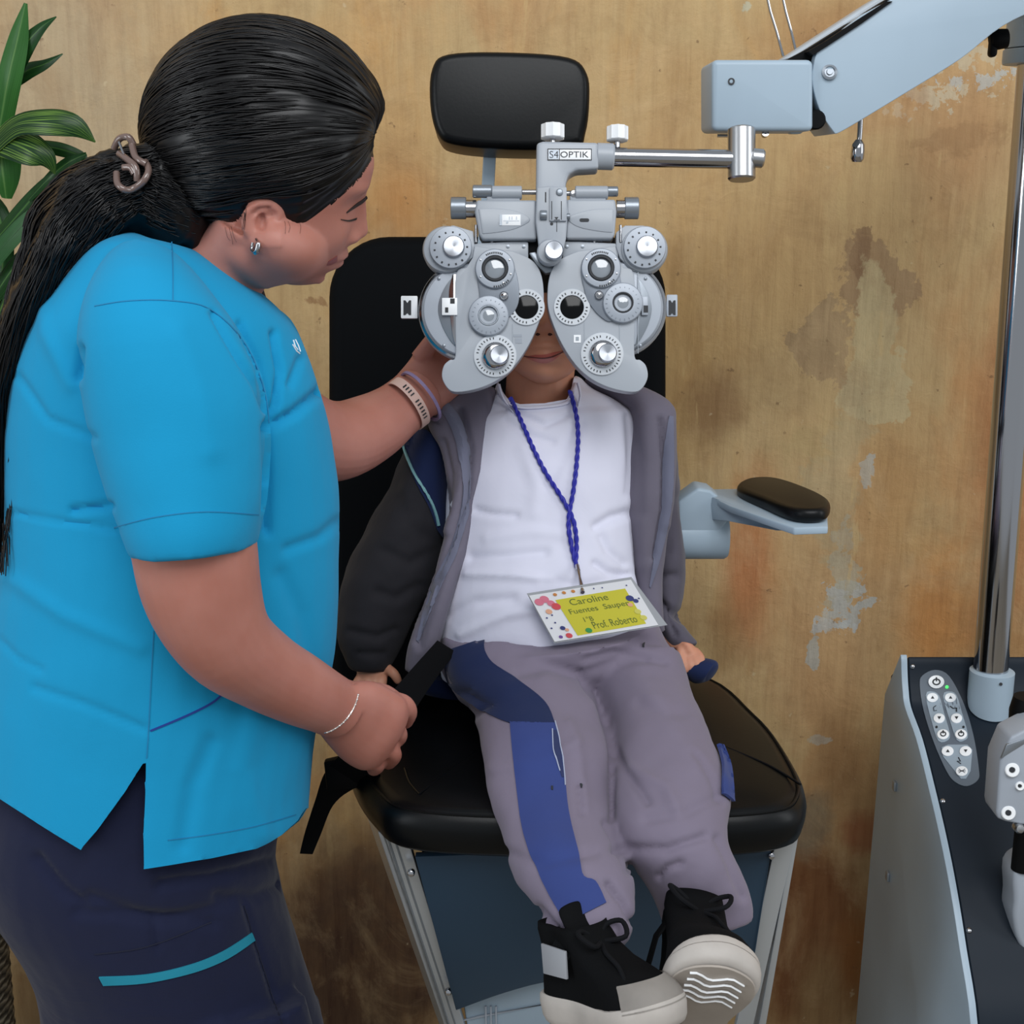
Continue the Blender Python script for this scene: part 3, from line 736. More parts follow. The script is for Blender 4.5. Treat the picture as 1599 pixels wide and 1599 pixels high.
    # big corner dial
    bx, by, fx, fy = (1006, 389, 1006, 388) if mir else (697, 389, 704, 388)
    bm = BM(); lug = [(fx-(26 if mir else -5), 352), (mx(739), 361), (mx(741), 385), (mx(738), 402), (mx(712), 424), (fx, 420), (fx, 352)] if not mir else [(976, 352), (962, 363), (962, 385), (968, 403), (990, 424), (1006, 420), (1006, 352)]
    Q.poly(bm, lug, -.024, -.002, .001)
    Q.disc(bm, bx, by, [(34, -.026), (37, -.024), (37.5, -.004), (35, .000), (30, .001)], 48); obj('corner_dial_back', bm, M_ph, hs)
    bm = BM(); Q.disc(bm, fx, fy, [(33, -.002), (33, .006), (32, .008), (17, .0095)], 48); cd_ = obj('corner_dial', bm, M_dial, hs)
    bm = BM(); Q.disc(bm, fx+(3 if mir else 5), fy, [(17, .008), (17, .013), (15.5, .0145), (14.8, .0146), (.3, .0136)], 40); obj('dial_knob', bm, M_brushed, hs)
    bm = BM(); ticks(bm, fx, fy, 24, 27, .0087, 14, 20, 380, 1.3); obj('dial_scale', bm, M_ink, hs)
    # rotor plate that carries the auxiliary lens turrets
    bm = BM()
    if not mir: o = spc([(773, 391), (795, 402), (806, 425), (811, 455), (808, 478), (796, 494), (780, 500), (763, 496), (750, 480), (748, 455), (745, 430), (752, 400)], 4)
    else: o = spc([(938, 390), (912, 402), (907, 425), (912, 450), (918, 470), (935, 492), (955, 502), (972, 480), (972, 455), (968, 430), (960, 400)], 4)
    Q.poly(bm, o, -.001, .003, .001); obj('rotor_plate', bm, M_ph2, hs)
    # aperture with its scale ring
    ax, ay = (893, 480) if mir else (822, 480)
    bm = BM(); Q.disc(bm, ax, ay, ringprof(28.5, 18.5, -.001, .0022), 48); obj('aperture_ring', bm, M_whitering, hs)
    bm = BM(); ticks(bm, ax, ay, 21.8, 25, .0022, 28, 0, 360, .8, 7); obj('aperture_scale', bm, M_ink, hs)
    bm = BM(); Q.disc(bm, ax, ay, [(19, .0), (19, .0006), (12, .0022), (4, .003), (.5, .0031)], 32); obj('aperture_lens', bm, M_hole, hs)
    # upper turret
    ux, uy = (938, 420) if mir else (773, 421)
    bm = BM(); Q.disc(bm, ux, uy, [(31, .001), (31, .006), (29.5, .0075), (24, .008), (21, .008), (20, .006), (19.6, .003)], 48); obj('lens_turret', bm, M_dial, hs)
    bm = BM(); Q.disc(bm, ux, uy, ringprof(20, 15.5, .003, .0088), 40); obj('turret_rim', bm, M_ink, hs)
    bm = BM(); Q.disc(bm, ux, uy, [(16, .003), (16, .0055), (8, .0072), (.5, .0078)], 32); obj('turret_lens', bm, M_glass, hs)
    bm = BM(); ticks(bm, ux, uy, 25, 28, .0077, 10, 240, 300, .9); ticks(bm, ux, uy, 25, 28, .0077, 8, 40, 100, .9); obj('turret_scale', bm, M_ink, hs)
    bm = BM()
    for a in (20, 60, 150, 210, 330): c = math.radians(a); Q.disc(bm, ux+26*math.cos(c), uy+26*math.sin(c), [(1.3, .007), (1.3, .0086), (.4, .0088)], 8)
    obj('turret_pins', bm, M_chrome, hs)
    # cylinder axis dial
    lx, ly = (972, 474) if mir else (763, 494)
    bm = BM(); Q.disc(bm, lx, ly, [(31.5, .001), (31.5, .0055), (30, .007), (20, .0085), (16.5, .0085), (15.5, .006)], 48); obj('axis_dial', bm, M_dial, hs)
    bm = BM(); Q.disc(bm, lx, ly, ringprof(16.5, 13.5, .004, .0092), 36); obj('axis_rim', bm, M_satin if not mir else M_ink, hs)
    bm = BM(); Q.disc(bm, lx, ly, [(14, .003), (14, .005), (6, .0066), (.5, .007)], 28); obj('axis_lens', bm, M_glass, hs)
    bm = BM(); ticks(bm, lx, ly, 23.5, 26.5, .0077, 22, 0, 360, .5); obj('axis_scale', bm, mat('soft_grey_marking', '#7d858f', .5) if not mir else bpy.data.materials['soft_grey_marking'], hs)
    hx, hy = (935, 462) if mir else (787, 463)
    bm = BM(); Q.disc(bm, hx, hy, [(7, .002), (7, .006), (5.5, .0075), (4.2, .0075), (3.8, .0085), (.5, .0095)], 28); obj('hub_screw', bm, M_chrome, hs)
    # lower knob
    kx, ky = (940, 553) if mir else (773, 556)
    bm = BM(); Q.disc(bm, kx, ky, [(33.5, -.001), (33.5, .0015), (32.5, .0022), (21, .0025)], 48); obj('cylinder_dial', bm, M_whitering, hs)
    bm = BM(); ticks(bm, kx, ky, 26, 29.5, .0021, 34, 0, 360, .8, 9); obj('cylinder_scale', bm, M_ink, hs)
    bm = BM(); Q.disc(bm, kx+1, ky, [(21.5, .002), (21, .007), (19, .010), (14.5, .0115)], 40); obj('knob_skirt', bm, M_chrome, hs)
    bm = BM(); Q.disc(bm, kx+7, ky+1, [(14.5, .011), (14.5, .020), (13, .0215), (12.4, .0215), (.3, .0207)], 36); obj('cylinder_knob', bm, M_brushed, hs)
    # little printed plate
    if mir:
        bm = BM(); Q.rect(bm, 896, 523, 907, 535, -.0005, .0006); obj('printed_plate', bm, M_white, hs)
        bm = BM(); Q.rect(bm, 899, 526, 904, 532, .0005, .0009); obj('plate_mark', bm, M_satin, hs)
    else:
        bm = BM(); Q.rect(bm, 802, 522, 815, 526, -.0005, .0005); Q.rect(bm, 805, 528, 815, 536, -.0005, .0005); obj('printed_plate', bm, mat('faint_print', '#979ea8', .5), hs)
    # panel seams on the shell
    bm = BM()
    if mir: Q.rect(bm, 912, 500, 913, 532, -.001, .0004); Q.rect(bm, 967, 506, 968, 560, -.001, .0004); Q.rect(bm, 996, 425, 997, 552, -.001, .0004)
    else: Q.rect(bm, 800, 506, 801, 545, -.001, .0004)
    obj('shell_seam', bm, M_satin, hs)
    # guide pin and link
    gx = 969 if mir else 743
    bm = BM(); Q.cyl(bm, gx, 351, gx, 379, 2.4, -.002, 12); obj('guide_pin', bm, M_chrome, hs)
    tx = 928 if mir else 768
    bm = BM(); Q.cyl(bm, tx, 370, tx, 381, 3, -.008, 12); Q.cyl(bm, tx-14, 377, tx+14, 377, 1.5, -.010, 8); obj('hanger_post', bm, M_chrome, hs)
side(False); side(True)
# cross housing
bm = BM()
Q.poly(bm, [(744, 312), (838, 312), (838, 374), (753, 374), (748, 366), (741, 330)], -.030, .004, .003, 3); xh = obj('bridge_housing', bm, M_ph, ph)
bm = BM(); Q.poly(bm, [(884, 311), (961, 311), (963, 330), (960, 366), (956, 373), (884, 373)], -.030, .004, .003, 3); xr = obj('bridge_housing', bm, M_ph, ph)
bm = BM(); o = spl([(747, 326), (770, 325), (805, 329), (828, 343), (805, 357), (775, 363), (753, 365)], 4); Q.poly(bm, o, .003, .0052, .0012); obj('window_boss', bm, M_ph, xh)
bm = BM(); o = spl([(958, 326), (925, 327), (893, 336), (889, 345), (905, 355), (935, 361), (957, 363)], 4); Q.poly(bm, o, .003, .0052, .0012); obj('window_boss', bm, M_ph, xr)
bm = BM(); Q.rect(bm, 780, 335, 813, 352, .0045, .0058, .0003); obj('scale_window', bm, M_white, xh)
bm = BM(); Q.rect(bm, 780, 335, 784, 352, .0057, .0061); Q.disc(bm, 792, 349, [(1.8, .0057), (1.7, .0063)], 10)
for x in (795, 799, 806): Q.rect(bm, x, 338, x+1.2, 343, .0057, .0061)
Q.rect(bm, 786, 344.5, 811, 345.3, .0057, .0060); obj('window_marks', bm, M_satin, xh)
bm = BM(); Q.poly(bm, rrect(905, 341, 920, 346.5, 2.7, 4), .0045, .0056); obj('level_slot', bm, M_ink, xr)
for (x0, x1, kx0, kx1, s) in ((768, 815, 738, 768, xh), (898, 949, 948, 965, xr)):
    bm = BM(); Q.cyl(bm, x0, 301, x1, 301, 10.5, -.004, 28, .001); obj('leveling_barrel', bm, M_ph, s)
    bm = BM(); Q.rect(bm, x0-8, 300, x1-3, 316, -.012, -.001, .001); obj('barrel_mount', bm, M_ph, s)
    bm = BM(); Q.cyl(bm, kx0, 299, kx1, 299, 10 if kx0 < 800 else 8, -.004, 24, .001); obj('barrel_cap', bm, M_satin, s)
bm = BM(); Q.cyl(bm, 815, 300, 840, 300, 4, -.004, 16); obj('barrel_rod', bm, M_chrome, xh)
bm = BM(); Q.cyl(bm, 884, 302, 899, 302, 4, -.004, 16); Q.poly(bm, [(889, 300), (894, 296), (899, 296), (899, 308), (894, 308), (889, 304)], -.007, .0, .001); obj('barrel_rod', bm, M_chrome, xr)
def knurl(bm, x0, y0, x1, y1, r, w, n=36, amp=.035):
    a, b = Q.q(x0, y0, w), Q.q(x1, y1, w); L = (b-a).length; R = r*Q.k(w); ax = (b-a).normalized()
    u = FWD; u = (u-ax*u.dot(ax)).normalized(); v = ax.cross(u); rings = []
    for h, f in ((0, .93), (.0008, 1), (L-.0008, 1), (L, .93)):
        rings.append([bm.verts.new(a+ax*h+(u*math.cos(2*PI*k/n)+v*math.sin(2*PI*k/n))*R*f*(1-(amp if k % 2 else 0))) for k in range(n)])
    ring_faces(bm, rings, True)
for x0, x1, n0, n1, s in ((704, 728, 727, 744, xh), (997, 975, 976, 962, xr)):
    bm = BM(); knurl(bm, x0, 325, x1, 325, 17, -.010); kk = obj('distance_knob', bm, M_satin, s)
    bm = BM(); Q.cyl(bm, n0, 326, n1, 326, 13.5 if x0 < 800 else 14, -.010, 28); obj('knob_neck', bm, M_chrome, s)
# mounting bracket
bm = BM()
o = [(838, 223), (848, 220), (934, 222), (935, 263), (900, 265), (888, 272), (884, 285), (882, 330), (882, 370), (840, 370), (837, 300)]
Q.poly(bm, o, -.026, .006, .0035, 3, 20); brk = obj('mounting_bracket', bm, M_ph, ph)
bm = BM(); Q.cyl(bm, 930, 244, 959, 245, 20.5, -.010, 36, .002); obj('tube_sleeve', bm, M_ph, brk)
bm = BM(); o = [(838, 292), (858, 290), (884, 292), (887, 330), (884, 372), (878, 398), (862, 410), (848, 405), (841, 385), (836, 345)]
Q.poly(bm, o, .004, .012, .002, 3, 30); low = obj('centre_column', bm, M_ph, ph)
bm = BM(); Q.poly(bm, rrect(858, 292, 885, 345, 2), .011, .0155, .0008); sl = obj('slider_block', bm, M_ph, low)
bm = BM()
for q in ((861, 314, 862.2, 343), (876, 314, 877.2, 343), (865, 343, 874, 344)): Q.rect(bm, *q, .0154, .0158)
Q.poly(bm, [(866, 339), (872, 339), (869, 343)], .0154, .0159)
Q.rect(bm, 851, 300, 853, 316, .0118, .0122); Q.rect(bm, 869, 346, 870, 362, .0118, .0122); Q.disc(bm, 861, 353, [(2.6, .0118), (2.4, .0124)], 12)
obj('slider_marks', bm, M_ink, sl)
bm = BM(); Q.disc(bm, 873, 305, [(5.5, .015), (5.5, .0168), (4, .0174), (1, .0174)], 24); obj('slider_screw', bm, M_satin, sl)
bm = BM(); knurl(bm, 843, 336, 854, 336, 7.5, .013, 20, .06); knurl(bm, 884, 338, 890, 338, 5, .010, 16, .06); obj('thumb_wheel', bm, M_satin, low)
bm = BM(); Q.disc(bm, 858, 397, [(20, .002), (20, .014), (18, .016), (14, .0165)], 36); obj('tilt_knob_seat', bm, M_ph, low)
bm = BM(); Q.disc(bm, 864, 397, [(14.5, .016), (14.5, .026), (13, .0275), (12.4, .0275), (.3, .0267)], 36); obj('tilt_knob', bm, M_brushed, low)
bm = BM(); Q.poly(bm, [(826, 395), (836, 393), (846, 408), (866, 416), (872, 423), (852, 427), (838, 414)], -.018, -.004, .001); obj('nose_link', bm, M_satin, low)
bm = BM(); Q.rect(bm, 818, 370, 905, 400, -.030, -.012, .001); obj('hanger_rail', bm, M_dark, ph)
for x, y, r, w in ((863, 206, 19, -.010), (964, 209, 17.5, -.010)):
    bm = BM(); knurl(bm, x, y+11, x, y-11, r, w, 20, .09); kn = obj('clamp_screw', bm, M_white, brk)
    bm = BM(); Q.cyl(bm, x, y+10, x, y+22, 4.5, w, 16); obj('screw_stem', bm, M_chrome, brk)
# name plate: S4 on grey, OPTIK on white
bm = BM(); Q.poly(bm, rrect(855, 232, 924, 250, 3, 3), .0055, .0066, .0003); npl = obj('name_plate', bm, M_white, brk)
bm = BM(); Q.poly(bm, rrect(856.5, 234, 873, 248.5, 2, 3), .0065, .0070); obj('plate_field', bm, M_satin, npl)
def pxtext(s, x0, y0, x1, y1, w, th=.0004, bold=0):
    k = Q.k(w); b = text_bm(s, 1, .0, (abs(x1-x0)*k, abs(y1-y0)*k))
    c = Q.q((x0+x1)/2, (y0+y1)/2, w); bm = BM()
    for v in b.verts: v.co = c + RIGHT*v.co.x + UP*v.co.y + (-FWD)*(th if v.co.z > -1 else 0)
    addbm(bm, b); return bm
bm = pxtext('S4', 858, 236, 872, 247, .0066); obj('lettering', bm, M_ink, npl, smooth=None)
bm = pxtext('OPTIK', 875, 236.5, 919, 246, .0066); obj('lettering', bm, M_ink, npl, smooth=None)
bm = BM()
for q in ((855, 232, 924, 233.1), (855, 249, 924, 250), (855, 232, 856.1, 250), (923, 233, 924, 249), (873, 233, 874, 249)): Q.rect(bm, *q, .0062, .0071)
obj('plate_border', bm, M_ink, npl)
# chrome tube and post to the overhead arm
bm = BM(); Q.cyl(bm, 953, 245, 1150, 249, 14.5, -.010, 32); tubeo = obj('support_tube', bm, M_chrome, ph)
bm = BM(); Q.cyl(bm, 1158, 200, 1158, 281, 21.5, -.010, 40, .002); po_ = obj('hanging_post', bm, M_steel, ph)
bm = BM(); Q.cyl(bm, 1172, 246, 1193, 248, 14.5, -.006, 28, .002); obj('post_knob', bm, M_steel, po_)
# ================================================================== people: shared builders
def skin_mat(name, c, c2):
    n = N(name); f = n.ramp(n.noise(14, detail=4), [(.35, 0.), (.7, 1.)])
    n.set(n.b.inputs['Base Color'], n.mix(f, lin(c), lin(c2)))
    n.b.inputs['Roughness'].default_value = .5; n.b.inputs['Specular IOR Level'].default_value = .35
    n.b.inputs['Subsurface Weight'].default_value = .12; n.b.inputs['Subsurface Scale'].default_value = .008
    n.bump(n.noise(420, detail=2), .12, .0006); return n.m
M_skin = skin_mat('warm_skin', '#ab6f60', '#b67d70')
M_skin2 = skin_mat('child_skin', '#c4876c', '#cc9277')
def g2(y, z, y0, z0, sy, sz): return math.exp(-((y-y0)/sy)**2-((z-z0)/sz)**2)
def head_bm(bm, M, s=1.0, child=False, nu=112, nv=84):
    """closed head in local axes x forward, y left, z up (metres), placed by the 4x4 M"""
    a, b, c = (.092, .074, .112) if not child else (.084, .072, .102)
    rows = []
    for j in range(nv+1):
        th = PI*j/nv; row = []
        for i in range(nu):
            if j in (0, nv) and i: break
            ph_ = 2*PI*i/nu
            x, y, z = math.sin(th)*math.cos(ph_), math.sin(th)*math.sin(ph_), math.cos(th)
            t = max(0, -z); X = a*x; Y = b*y; Z = c*z
            Y *= 1-(.13 if child else .22)*t**2.2
            if x < 0: X *= 1-.35*t**1.4
            else: X *= 1+.06*t
            X += (.028 if child else .03)*t**2
            if x > -.1:
                f = min(1, (x+.1)/.5); f = f*f*(3-2*f)
                yy, zz = Y, Z; m = 0
                m += .0115*g2(yy, zz, 0, -.012, .0085, .022) + (.019 if child else .012)*g2(yy, zz, 0, -.029, .0105, .0115)
                if not child: m += .012*math.exp(-((zz-.055)/.032)**2)*math.exp(-(yy/.06)**2)     # nose ridge, tip
                m += .009*(g2(yy, zz, .0125, -.034, .006, .007)+g2(yy, zz, -.0125, -.034, .006, .007))
                m -= .009*(g2(yy, zz, .030, .004, .015, .012)+g2(yy, zz, -.030, .004, .015, .012))          # sockets
                m += .0055*(g2(yy, zz, .031, .002, .011, .008)+g2(yy, zz, -.031, .002, .011, .008))         # lids
                m += .004*(g2(yy, zz, .028, .027, .020, .007)+g2(yy, zz, -.028, .027, .020, .007))
                m += .005*(g2(yy, zz, .042, -.030, .018, .020)+g2(yy, zz, -.042, -.030, .018, .020))        # cheeks
                m += .0065*g2(yy, zz, 0, -.0575, .020, .006)+.0070*g2(yy, zz, 0, -.070, .017, .0065)        # lips
                m -= .0040*g2(yy, zz, 0, -.0636, .026, .0022)
                m += .003*g2(yy, zz, 0, -.064, .030, .016)
                m -= .004*g2(yy, zz, 0, -.082, .020, .006)
                m += .009*g2(yy, zz, 0, -.100, .022, .014)
                m -= .0015*g2(yy, zz, 0, -.047, .003, .006)
                X += m*f
            Y += math.sin(min(1, abs(y)*1.4)*PI/2)*math.copysign(.006*math.exp(-((Z+.050)/.036)**2)*max(0, min(1, (x+.6)/1.0)), y)
            row.append(bm.verts.new(M @ Vector((X*s, Y*s, Z*s))))
        rows.append(row)
    for j in range(nv):
        A, B = rows[j], rows[j+1]
        for i in range(nu):
            k = (i+1) % nu
            if len(A) == 1: bm.faces.new((A[0], B[i], B[k]))
            elif len(B) == 1: bm.faces.new((A[i], B[0], A[k]))
            else: bm.faces.new((A[i], B[i], B[k], A[k]))
    return bm
def camM(X, Y, Z, origin):
    """4x4 whose local axes are given in (right, up, towards the lens) components"""
    cols = [CAM3@Vector(v) for v in (X, Y, Z)]
    M = Matrix.Identity(4)
    for j, c in enumerate(cols):
        for i in range(3): M[i][j] = c[i]
    for i in range(3): M[i][3] = origin[i]
    return M
def finger(bm, rows, r0, r1, n=12):
    """rows (px,py,Y), radii in metres; rounded tip"""
    s = spl(rows, 5); pts = [P(*q) for q in s]; m = len(pts)
    rs = [r0+(r1-r0)*i/(m-1) for i in range(m)]
    t = (pts[-1]-pts[-2]).normalized()
    for f, g in ((.45, .9), (.8, .62), (.98, .25)): pts.append(pts[m-1]+t*r1*f); rs.append(r1*g)
    return tube(bm, pts, rs, n)
def inpoly(x, y, poly):
    c = False; j = len(poly)-1
    for i in range(len(poly)):
        (xi, yi), (xj, yj) = poly[i], poly[j]
        if (yi > y) != (yj > y) and x < (xj-xi)*(y-yi)/(yj-yi)+xi: c = not c
        j = i
    return c
def trim(me, poly, cond=lambda co, n: True, snap=7, thick=.0018):
    """cuts the cloth away inside a pixel polygon, tidies the cut to a clean hem and gives the cloth thickness"""
    bm = bmesh.new(); bm.from_mesh(me); bm.normal_update()
    kill = []
    for f in bm.faces:
        c = f.calc_center_median(); x, y, d = proj(c)
        if inpoly(x, y, poly) and cond(c, f.normal): kill.append(f)
    bmesh.ops.delete(bm, geom=kill, context='FACES')
    loop = poly+[poly[0]]
    for v in bm.verts:
        if v.is_boundary:
            x, y, d = proj(v.co); best = (1e9, 0, 0)
            for (x0, y0), (x1, y1) in zip(loop, loop[1:]):
                dx, dy = x1-x0, y1-y0; t = max(0, min(1, ((x-x0)*dx+(y-y0)*dy)/(dx*dx+dy*dy+1e-9)))
                q = math.hypot(x-x0-dx*t, y-y0-dy*t)
                if q < best[0]: best = (q, x0+dx*t, y0+dy*t)
            if best[0] < snap: v.co = D(best[1], best[2], d)
    bm.to_mesh(me); bm.free(); return me
def thicken(me, th):
    bm = bmesh.new(); bm.from_mesh(me); bmesh.ops.solidify(bm, geom=bm.faces[:], thickness=th)
    bm.to_mesh(me); bm.free(); return me
def seams(name, tree, lines, m, parent, w=1.2, off=.0002, th=.0008):
    for line in lines:
        bm = BM(); s = spl(line, 4)
        L, R = [], []
        for i, (x, y) in enumerate(s):
            a, b = s[max(i-1, 0)], s[min(i+1, len(s)-1)]; dx, dy = b[0]-a[0], b[1]-a[1]; l = math.hypot(dx, dy) or 1
            L.append((x-dy/l*w, y+dx/l*w)); R.append((x+dy/l*w, y-dx/l*w))
        drape(bm, tree, L, R, 3, max(8, len(s)*2), off, th); obj(name, bm, m, parent)
M_hair = N('black_hair'); M_hair.b.inputs['Base Color'].default_value = lin('#0b0a0b'); M_hair.b.inputs['Roughness'].default_value = .36; M_hair.b.inputs['Specular IOR Level'].default_value = .33
M_hair = M_hair.m
def hair_cap(name, tree, cen, ell, radii, line, tmin, parent, m, bun, nstr=500, fade=55, seed=1, keepdir=None, rnd=.0010):
    """shell of hair over the skull plus strands combed towards bun; line = hairline in pixels"""
    rnd_ = random.Random(seed); R3 = CAM3
    def hl(x):
        if x <= line[0][0]: return line[0][1]
        for (x0, y0), (x1, y1) in zip(line, line[1:]):
            if x0 <= x <= x1: return y0+(y1-y0)*(x-x0)/(x1-x0+1e-9)
        return line[-1][1]
    ec = ell
    def rad(dr):
        h = tree.ray_cast(cen+dr*.5, -dr); r0 = (h[0]-cen).length if h[0] else .08
        # ellipsoid radius along dr from cen
        q = R3.transposed()@(cen-ec); w = R3.transposed()@dr
        A = sum((w[i]/radii[i])**2 for i in range(3)); B = 2*sum(q[i]*w[i]/radii[i]**2 for i in range(3)); Cc = sum((q[i]/radii[i])**2 for i in range(3))-1
        disc = B*B-4*A*Cc; re = (-B+math.sqrt(disc))/(2*A) if disc > 0 else 0
        p = cen+dr*r0; x, y, _ = proj(p)
        inside = y < hl(x)
        dd = segd(x, y, line); dd = dd if inside else -dd
        t = max(0, min(1, dd/fade)); t = t*t*(3-2*t)
        return r0+.0022*max(0, min(1, dd/8+.3))+max(re-r0, tmin)*t, dd
    nu, nv = 200, 130; bm = BM(); grid = []
    ax = (bun-cen).normalized(); u = (UP-ax*UP.dot(ax)).normalized(); v = ax.cross(u)
    for j in range(nv+1):
        th = PI*j/nv; row = []
        for i in range(nu):
            a = 2*PI*i/nu; dr = ax*math.cos(th)+(u*math.cos(a)+v*math.sin(a))*math.sin(th)
            r, dd = rad(dr)
            wv = noise.noise(Vector((math.cos(a)*14, math.sin(a)*14, th*1.6+seed)))*.0034+noise.noise(Vector((math.cos(a)*34, math.sin(a)*34, th*2.4)))*.0026
            if dd > 4: r += wv*min(1, dd/30)
            row.append((bm.verts.new(cen+dr*r), dd))
        grid.append(row)
    for j in range(nv):
        for i in range(nu):
            k = (i+1) % nu; q = (grid[j][i], grid[j+1][i], grid[j+1][k], grid[j][k])
            if min(a[1] for a in q) > -7: bm.faces.new([a[0] for a in q])
    bmesh.ops.delete(bm, geom=[x for x in bm.verts if not x.link_faces], context='VERTS')
    bmesh.ops.remove_doubles(bm, verts=bm.verts, dist=1e-6)
    # strands
    for s_ in range(nstr):
        th0 = rnd_.uniform(.35, 2.95); a0 = rnd_.uniform(0, 2*PI)
        pts = []; ph0 = rnd_.uniform(0, 6.28); lift = rnd_.uniform(.0004, .0022); tw = rnd_.uniform(-.14, .14)
        nseg = 16; L = rnd_.uniform(.5, 1.0)*th0
        ok = True
        for k in range(nseg+1):
            t = k/nseg; th = th0-L*t+.02; a = a0+tw*t+.015*math.sin(ph0+t*5)
            dr = ax*math.cos(th)+(u*math.cos(a)+v*math.sin(a))*math.sin(th)
            r, dd = rad(dr)
            if dd < 4: ok = False; break
            pts.append(cen+dr*(r+lift*math.sin(PI*min(1, t*1.1))))
        if ok and len(pts) > 4: tube(bm, pts, [rnd*(.4+.6*math.sin(PI*(k+.5)/len(pts))) for k in range(len(pts))], 4, cap=False)
    return obj(name, bm, m, parent, smooth=180)

# ================================================================== woman
wc = D(430, 279, 1.38)
HM = camM((.933, -.250, -.259), (-.087, .541, -.837), (.349, .803, .483), wc)
woman = empty('person', P(240, 1100, 1.40)*1.0, 'woman in a turquoise short-sleeved tunic and navy trousers bending towards the child', 'person')
woman.location = (-.42, 1.40, 0); WM[woman.name] = Matrix.Translation(woman.location)
bm = BM(); head_bm(bm, HM, .965); hme = fuse('wh', bm, .0022, 1); htree = bvh(hme); bpy.data.meshes.remove(hme)
bm = BM(); head_bm(bm, HM, .965)
limb(bm, [(340, 330, 470, 400, 1.40, .048), (310, 370, 420, 440, 1.415, .050), (265, 400, 395, 490, 1.42, .062), (180, 440, 400, 560, 1.41, .09)], 32, 4)
ellipsoid(bm, D(440, 390, 1.372), (CAM3@Vector((.046, -.008, .0)), CAM3@Vector((.008, .033, 0)), CAM3@Vector((0, 0, .056))))
ellipsoid(bm, D(395, 405, 1.375), (CAM3@Vector((.040, -.014, .0)), CAM3@Vector((.008, .026, 0)), CAM3@Vector((0, 0, .042))))
# trunk inside the tunic
limb(bm, [(200, 400, 340, 420, 1.41, .08), (90, 480, 420, 480, 1.41, .12), (55, 560, 455, 560, 1.41, .13), (50, 700, 480, 700, 1.41, .13), (45, 850, 480, 850, 1.41, .135), (50, 1000, 470, 1000, 1.41, .13), (60, 1130, 430, 1130, 1.41, .115), (80, 1300, 380, 1300, 1.41, .10)], 32, 3)
# near arm
ptube(bm, [(240, 520, 1.28, 70), (262, 600, 1.24, 92), (288, 740, 1.235, 96), (303, 850, 1.23, 97), (318, 930, 1.235, 91), (352, 1000, 1.25, 76), (410, 1045, 1.29, 64), (465, 1075, 1.33, 57), (505, 1095, 1.365, 50), (530, 1108, 1.385, 47)], 28, 6)
limb(bm, [(495, 1140, 556, 1066, 1.38, .026), (512, 1162, 585, 1066, 1.395, .028), (533, 1184, 612, 1078, 1.41, .029), (560, 1200, 634, 1094, 1.42, .027), (582, 1200, 638, 1115, 1.43, .020)], 28, 5)
finger(bm, [(612, 1092, 1.425), (632, 1098, 1.43), (640, 1112, 1.44), (634, 1127, 1.46)], .0100, .0085)
finger(bm, [(596, 1122, 1.415), (614, 1130, 1.418), (624, 1148, 1.43), (617, 1158, 1.46)], .0105, .0090)
finger(bm, [(588, 1148, 1.415), (602, 1162, 1.418), (615, 1178, 1.43), (607, 1190, 1.46)], .0104, .0092)
finger(bm, [(566, 1166, 1.412), (577, 1180, 1.418), (589, 1193, 1.43), (584, 1200, 1.455)], .0104, .0092)
finger(bm, [(560, 1085, 1.43), (595, 1082, 1.455), (622, 1098, 1.475), (635, 1116, 1.48)], .013, .009)
# far arm
ptube(bm, [(420, 640, 1.52, 70), (480, 682, 1.58, 68), (530, 688, 1.62, 62), (580, 668, 1.665, 54), (615, 645, 1.70, 46), (640, 625, 1.72, 43), (655, 610, 1.735, 42)], 28, 6)
limb(bm, [(612, 594, 680, 650, 1.73, .022), (636, 566, 700, 632, 1.745, .022), (652, 545, 722, 618, 1.76, .020), (672, 538, 740, 600, 1.775, .017), (690, 545, 742, 590, 1.785, .012)], 24, 5)
for q in (((690, 548, 1.78), (725, 530, 1.79), (752, 528, 1.80)), ((700, 562, 1.78), (738, 552, 1.79), (762, 552, 1.80)), ((706, 578, 1.785), (740, 572, 1.795), (765, 574, 1.80)), ((710, 592, 1.785), (740, 592, 1.795), (758, 594, 1.80))):
    finger(bm, q, .0098, .0078)
finger(bm, [(655, 560, 1.745), (676, 532, 1.74), (696, 508, 1.75), (706, 492, 1.76)], .0125, .009)
# ear
def skinpt(tree, x, y, off=0):
    r = ray(x, y).normalized(); h = tree.ray_cast(EYE, r)
    return (h[0] if h[0] else D(x, y, 1.31)) - r*off
ec_ = skinpt(htree, 410, 350, .006)
de = (ec_-EYE).dot(FWD)
def E(x, y, w): return D(x, y, de-w)
tube(bm, [E(*q) for q in spl([(393, 372, .000), (382, 356, .004), (383, 335, .008), (398, 321, .009), (420, 319, .007), (434, 328, .003), (436, 341, -.001), (424, 347, -.003)], 4)], .0034, 10)
tube(bm, [E(*q) for q in spl([(394, 364, .003), (394, 345, .005), (404, 333, .005), (416, 332, .003)], 4)], .0025, 8)
ellipsoid(bm, E(405, 347, -.003), (RIGHT*.013, UP*.020, FWD*.005))
ellipsoid(bm, E(400, 373, .001), (RIGHT*.0075, UP*.0085, FWD*.004))
ellipsoid(bm, E(421, 352, .000), (RIGHT*.0045, UP*.007, FWD*.005))
wme = fuse('body', bm, .0025, 2)
def relax(me, pred, it):
    bm = bmesh.new(); bm.from_mesh(me); vs_ = [v for v in bm.verts if pred(v.co)]
    for _ in range(it): bmesh.ops.smooth_vert(bm, verts=vs_, factor=.5, use_axis_x=True, use_axis_y=True, use_axis_z=True)
    bm.to_mesh(me); bm.free()
def jowl(co):
    x, y, d = proj(co); return ((x-452)/68)**2+((y-405)/52)**2 < 1 and x < 512 and not (x < 440 and y < 385)
